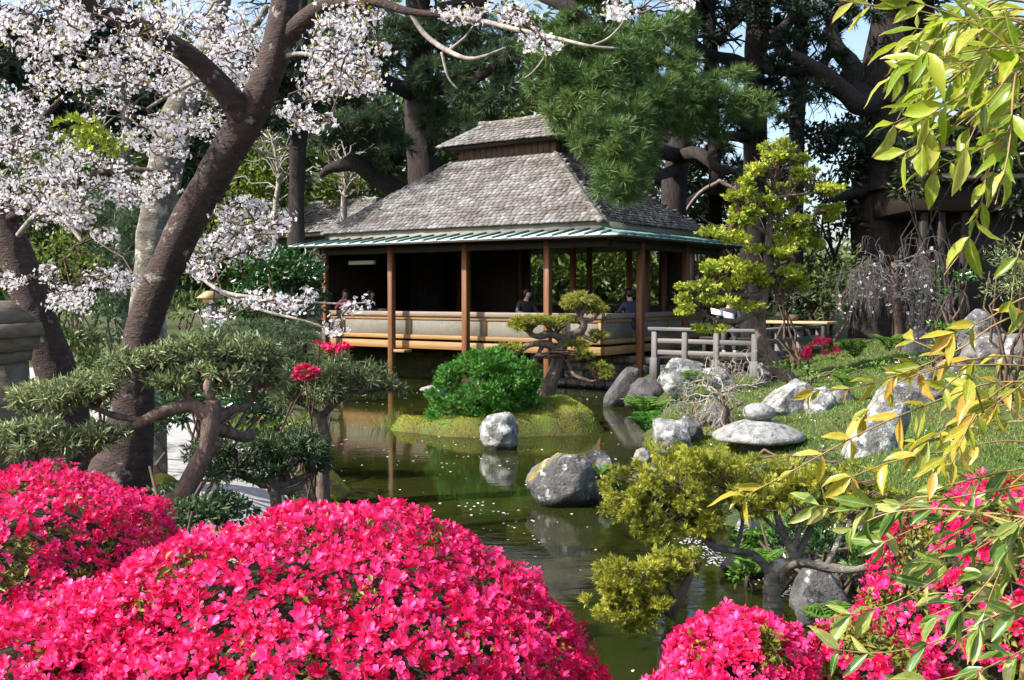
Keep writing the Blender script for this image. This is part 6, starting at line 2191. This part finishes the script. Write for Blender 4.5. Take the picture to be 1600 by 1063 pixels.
nandina('yellow-green nandina arching in from the upper right', (1.22, 2.05),
        [[(1640, 70, 2.0), (1540, 45, 2.0), (1430, 16, 2.0), (1360, 8, 2.0), (1310, 0, 2.0)], [(1640, 60, 2.0), (1560, 70, 2.0), (1480, 130, 1.95), (1420, 180, 1.95), (1370, 205, 1.9)],
         [(1640, 120, 2.1), (1570, 150, 2.1), (1490, 195, 2.05), (1440, 225, 2.0), (1410, 240, 2.0)], [(1640, 120, 2.0), (1575, 180, 2.0), (1545, 250, 2.0), (1535, 310, 2.0), (1510, 380, 2.0), (1475, 430, 2.0)],
         [(1640, 40, 2.1), (1560, 30, 2.1), (1500, 80, 2.1), (1440, 105, 2.1), (1400, 115, 2.1)], [(1640, 180, 2.0), (1590, 200, 2.0), (1530, 235, 2.0), (1480, 255, 2.0), (1440, 280, 2.0)],
         [(1640, 10, 2.0), (1570, -5, 2.0), (1500, 10, 2.0), (1460, 30, 2.0)], [(1640, 330, 1.9), (1610, 350, 1.9), (1590, 400, 1.9), (1580, 470, 1.9)], [(1640, 90, 1.8), (1590, 120, 1.8), (1540, 170, 1.8), (1510, 230, 1.8)]],
        [(1530, 50, 2.1, 65, 45, 16), (1530, 120, 2.0, 60, 45, 16), (1565, 200, 2.0, 30, 40, 5), (1510, 60, 2.2, 50, 40, 6)], 'nandina_up', .067, 2400, limit=298, step=.036, extra=70)
nandina('golden-tipped nandina reaching across the middle right', (1.20, 2.1),
        [[(1640, 590, 2.0), (1540, 600, 2.0), (1430, 640, 1.95), (1340, 680, 1.9), (1240, 735, 1.9), (1165, 775, 1.9)], [(1640, 480, 2.1), (1560, 505, 2.1), (1500, 545, 2.1), (1420, 580, 2.1), (1340, 605, 2.05), (1270, 610, 2.05)],
         [(1640, 570, 2.1), (1560, 570, 2.1), (1470, 575, 2.1), (1390, 605, 2.1), (1350, 650, 2.1)], [(1640, 690, 2.0), (1560, 690, 2.0), (1480, 705, 2.0), (1400, 720, 2.0), (1330, 745, 2.0)],
         [(1640, 620, 2.0), (1580, 630, 2.0), (1510, 650, 2.0), (1450, 690, 2.0)], [(1640, 450, 2.0), (1590, 470, 2.0), (1540, 500, 2.0), (1490, 520, 2.0)]],
        [(1540, 640, 2.0, 60, 50, 5), (1480, 560, 2.05, 60, 30, 3)], 'nandina_mid', .058, 2450, limit=130, step=.06)
nandina('green-leaved nandina in front of the lower right azalea', (1.18, 1.95),
        [[(1640, 760, 1.9), (1540, 770, 1.9), (1450, 785, 1.9), (1370, 800, 1.9), (1280, 790, 1.9)], [(1640, 800, 1.9), (1560, 830, 1.9), (1470, 900, 1.9), (1400, 940, 1.9), (1330, 960, 1.9)],
         [(1640, 930, 1.85), (1560, 960, 1.85), (1470, 1000, 1.85), (1380, 1020, 1.85), (1300, 1015, 1.85)], [(1640, 860, 1.9), (1570, 880, 1.9), (1520, 930, 1.9), (1460, 960, 1.9)],
         [(1640, 720, 2.0), (1560, 740, 2.0), (1480, 760, 2.0), (1420, 790, 2.0), (1370, 850, 2.0)], [(1640, 1000, 1.8), (1580, 1030, 1.8), (1500, 1055, 1.8), (1430, 1070, 1.8)],
         [(1640, 800, 1.8), (1600, 820, 1.8), (1560, 900, 1.8), (1530, 980, 1.8)]],
        [(1530, 830, 1.9, 70, 60, 8), (1560, 960, 1.85, 50, 70, 8), (1420, 800, 1.95, 60, 30, 4)], 'nandina_low', .062, 2500, limit=190, step=.055)


# low plant with red leaves on the lawn
q = at(1570, 712, 9.0)
rd = thing('red_leaf_plant', 'low plant with scarlet leaves on the lawn at the right edge', 'plant', (q[0], q[1], G(q[0], q[1])))
rng = RNG(2550)
for k in range(26):
    a = rng.uniform(0, 6.28)
    y = unit(np.array([math.cos(a), math.sin(a), rng.uniform(.1, .7)]))
    M = frames_yz(y[None], unit(np.array([0, -.3, 1]) + rng.normal(size=3) * .3)[None])[0]
    o = bpy.data.objects.new('leaf', LEAF_ME['red_leaf'][k % 6])
    COL.objects.link(o)
    o.parent = rd
    s_ = rng.uniform(.12, .22)
    mw = Matrix.Identity(4)
    for i in range(3):
        for j in range(3):
            mw[i][j] = M[i, j] * s_
    mw[0][3], mw[1][3], mw[2][3] = rng.normal() * .14, rng.normal() * .1, rng.uniform(.05, .22)
    o.matrix_local = mw
twigs('stem', rd, 'red_twig', [np.array(rd.location)] * 6, [np.array(rd.location) + [rng.normal() * .12, rng.normal() * .08, .2] for _ in range(6)], .006, .003, 2551)


# ------------------------------------------------------------------ ferns and tufts
def fern(label, px, py, Y, n, Lf, seed, mat='fern'):
    q = at(px, py, Y)
    t = thing('fern', label, 'fern', (q[0], q[1], min(q[2], max(G(q[0], q[1]), .0) + .3)), 0, 'ferns along the bank')
    base = np.array(t.location)
    rng = RNG(seed)
    for i in range(n):
        a = i * 6.283 / n + rng.normal() * .25
        L_ = Lf * rng.uniform(.7, 1.15)
        tt = np.linspace(0, 1, 12)
        P = base + np.stack([math.cos(a) * L_ * tt * .66, math.sin(a) * L_ * tt * .66, L_ * (1.15 * tt - .62 * tt ** 2.2)], -1)
        mb = MB()
        mb.tube(P, np.linspace(.005, .002, 12) * Lf * 2.5, 3, cap=False)
        tg = unit(np.gradient(P, axis=0))
        s = unit(np.cross(tg, [0, 0, 1]))
        for sg in (-1, 1):
            y = unit(s * sg + tg * .45)
            sc_ = L_ * .30 * np.sin(np.clip(tt * 1.05 + .08, 0, 1) * math.pi) ** .7 + .01
            M = frames_yz(y, np.tile(np.array([0, 0, 1.0]), (12, 1)))
            mb.scatter(T_leaf(.36, .03, .1), P[1:], M[1:], sc_[1:])
        mb.build('frond', MAT[mat], t)
    return t


fern('bright green fern at the pond edge below the tall white boulder', 1010, 632, 15.0, 15, .62, 2600)
fern('fern on the bank just right of the tall white boulder', 1090, 596, 16.2, 11, .5, 2610)
fern('dark fern hanging at the waterline left of the blocky rock', 1008, 672, 14.0, 13, .45, 2620, 'round_green')
fern('fern growing on the broad pond boulder', 935, 748, 10.9, 9, .24, 2630)
fern('fern under the weeping shrub at the back of the lawn', 1335, 560, 18.5, 11, .55, 2640)
fern('fern between the boulders at the back of the lawn', 1325, 610, 14.6, 11, .42, 2650)
fern('fern by the water below the lower right azalea', 1300, 960, 5.6, 11, .28, 2660)
fern('fern beside the path in the left gap between azaleas', 400, 760, 7.4, 11, .3, 2670)
fern('dark-leaved fern on the near right bank behind the golden shrub', 1165, 870, 7.8, 11, .4, 2680)
fern('fern at the pond edge under the golden shrub', 1180, 900, 7.2, 9, .3, 2690)
fern('fern on the lawn edge near the dark upright boulder', 1390, 545, 18.0, 11, .5, 2700)
understory('shrub', 'leafy green bank plants under the golden shrub', [(1185, 860, 7.6, 30, 30), (1160, 890, 7.4, 24, 20), (1350, 880, 6.5, 30, 30)], 'fern', .05, 8, 2710)


def blades(name, label, pts, nrm, mat, h, w, seed, cat='grass'):
    rng = RNG(seed)
    tpl = (np.array([(-.5, 0, 0), (.5, 0, 0), (0, .35, 1)]), [np.array([(0, 1, 2)])])
    n = len(pts)
    a = rng.uniform(0, 6.283, n)
    up = unit(np.stack([rng.normal(size=n) * .35, rng.normal(size=n) * .35, np.ones(n)], -1))
    x = unit(np.cross(up, np.stack([np.cos(a), np.sin(a), np.zeros(n)], -1)))
    y = np.cross(up, x)
    hh = h * rng.uniform(.5, 1.3, n)
    M = np.stack([x * w / hh[:, None] * 1.0, y, up], -1)
    mb = MB()
    mb.scatter(tpl, pts, M, hh)
    return tag(mb.build(name, MAT[mat]), label, cat, kind='stuff')


rng = RNG(2800)
x = rng.uniform(2.2, 12, 150000); y = 9.3 + 14 * rng.uniform(0, 1, 150000) ** 1.4
px_ = 800 + x / y * F_PX
keep = (px_ < 1680) & (sdf_poly(x, y, POND) > .25) & (x + .0 * y > 2.3)
x, y = x[keep], y[keep]
blades('lawn_grass', 'short green lawn on the right bank', np.stack([x, y, ground(x, y) - .005], -1), None, 'grass', .05, .012, 2801)
th = rng.uniform(0, 6.283, 26000); rr = np.sqrt(rng.uniform(0, 1, 26000))
x = IC[0] + 2.0 * rr * np.cos(th); y = IC[1] + 1.55 * rr * np.sin(th)
z = island_h(x, y)
keep = z > .0
blades('moss', 'yellow-green moss and short grass over the island', np.stack([x, y, z - .005], -1)[keep], None, 'moss_blade', .03, .014, 2802, 'moss')
x = rng.uniform(1.8, 3.2, 14000); y = rng.uniform(11.8, 15.5, 14000)
keep = (sdf_poly(x, y, POND) > .03)
blades('bank_moss', 'golden moss on the bank around the stone lantern', np.stack([x, y, ground(x, y) - .004], -1)[keep], None, 'moss_blade', .04, .016, 2803, 'moss')
x = rng.uniform(-5, -1.2, 26000); y = rng.uniform(5.5, 16, 26000)
dpath = np.min(np.hypot(x[:, None] - cl[None, :, 0], y[:, None] - cl[None, :, 1]), axis=1)
keep = (sdf_poly(x, y, POND) > .1) & (dpath > 1.2)
blades('bank_grass', 'grass and ground cover on the left bank', np.stack([x, y, ground(x, y) - .004], -1)[keep], None, 'grass', .07, .014, 2804)

rng = RNG(2810)
n = 420
x = rng.uniform(2.3, 8, n); y = rng.uniform(9.3, 18, n)
keep = sdf_poly(x, y, POND) > .3
pt = np.stack([x, y, ground(x, y) + .03], -1)[keep]
mb = MB()
mb.scatter((np.array([(0, .5, 0), (-.4, .1, .05), (-.25, -.5, 0), (.25, -.5, 0), (.4, .1, .05)]), [np.array([(0, 1, 2), (0, 2, 3), (0, 3, 4)])]), pt, frames(np.tile([0, 0, 1.0], (len(pt), 1)), rng, .5), rng.uniform(.012, .03, len(pt)))
tag(mb.build('fallen_petals', MAT['petal_float']), 'white petals fallen on the right lawn', 'petals', kind='stuff')
pt = np.stack([rng.uniform(2.3, 9, 5000), 9.5 + 13 * rng.uniform(0, 1, 5000), np.zeros(5000)], -1)
pt[:, 2] = ground(pt[:, 0], pt[:, 1]) + .015
cl_ = np.array([mnoise.noise(Vector((a * 1.1, b_ * 1.1, 8.1))) for a, b_ in pt[:, :2]])
pt = pt[(cl_ > .05) & (sdf_poly(pt[:, 0], pt[:, 1], POND) > .2)]
mb = MB()
spread_tpl(mb, rng, TL, pt, frames(np.tile([0, 0, 1.0], (len(pt), 1)), rng, .6), rng.uniform(.03, .09, len(pt)))
tag(mb.build('ground_cover', MAT['wood_leaf']), 'broad-leaved weeds and clover patches in the right lawn', 'ground cover', kind='stuff')

# reeds at the left tip of the island
tt_ = thing('reed_tuft', 'tuft of thin upright reeds at the left tip of the island', 'reeds', (*at(615, 672, 16.9)[:2], 0))
rng = RNG(2850)
n = 70
b0 = np.stack([at(615, 672, 16.9)[0] + rng.normal(size=n) * .25, 16.9 + rng.normal(size=n) * .12, np.full(n, -.05)], -1)
mb = MB()
for i in range(n):
    h = rng.uniform(.12, .34)
    e = b0[i] + np.array([rng.normal() * .06, rng.normal() * .06, h + .05])
    mb.tube(np.linspace(b0[i], e, 3), [.006, .005, .001], 3, cap=False)
mb.build('reed_blades', MAT['fern'], tt_)

# ------------------------------------------------------------------ fallen petals on the pond
rng = RNG(2900)
n = 5200
x = rng.uniform(-4, 2.3, n); y = 5.4 + 20 * rng.uniform(0, 1, n) ** 1.35
s_ = sdf_poly(x, y, POND)
dens_ = np.array([mnoise.noise(Vector((a * .9 + b_ * .5, b_ * .55, 3.3))) for a, b_ in zip(x, y)])
keep = (s_ < -.06) & (island_h(x, y) < -.03) & (rng.uniform(size=n) < np.clip(.04 + .9 * np.clip(dens_, 0, 1), 0, .5))
P = [np.stack([x, y, np.full(n, .004)], -1)[keep]]
# drifts along the near right shore
m_ = 900
i = rng.integers(8, 22, m_)
pp = POND[i] + (POND[(i + 1) % len(POND)] - POND[i]) * rng.uniform(0, 1, (m_, 1)) + rng.normal(size=(m_, 2)) * .06
pp = pp + unit(np.array([[0, 9.0]]) - pp) * rng.uniform(.0, .22, (m_, 1))
ok = sdf_poly(pp[:, 0], pp[:, 1], POND) < -.01
P.append(np.column_stack([pp, np.full(m_, .005)])[ok])
P = np.concatenate(P)
tpl = (np.array([(0, .5, 0), (-.4, .1, .05), (-.25, -.5, 0), (.25, -.5, 0), (.4, .1, .05)]), [np.array([(0, 1, 2), (0, 2, 3), (0, 3, 4)])])
mb = MB()
mb.scatter(tpl, P, frames(np.tile([0, 0, 1.0], (len(P), 1)), rng, .06), rng.uniform(.010, .032, len(P)) * (1 + .35 * (P[:, 1] > 10)))
tag(mb.build('floating_petals', MAT['petal_float']), 'fallen white cherry petals floating on the pond', 'petals', kind='stuff')
q = np.array(pot.location)
pp_, nr = cloud(rng, q + [0, 0, .22], (.12, .12, .1), 120, 6, .5)
mb = MB()
spread_tpl(mb, rng, TL, pp_, frames(nr, rng, .5), .05)
mb.build('leaves', MAT['camellia'], pot)
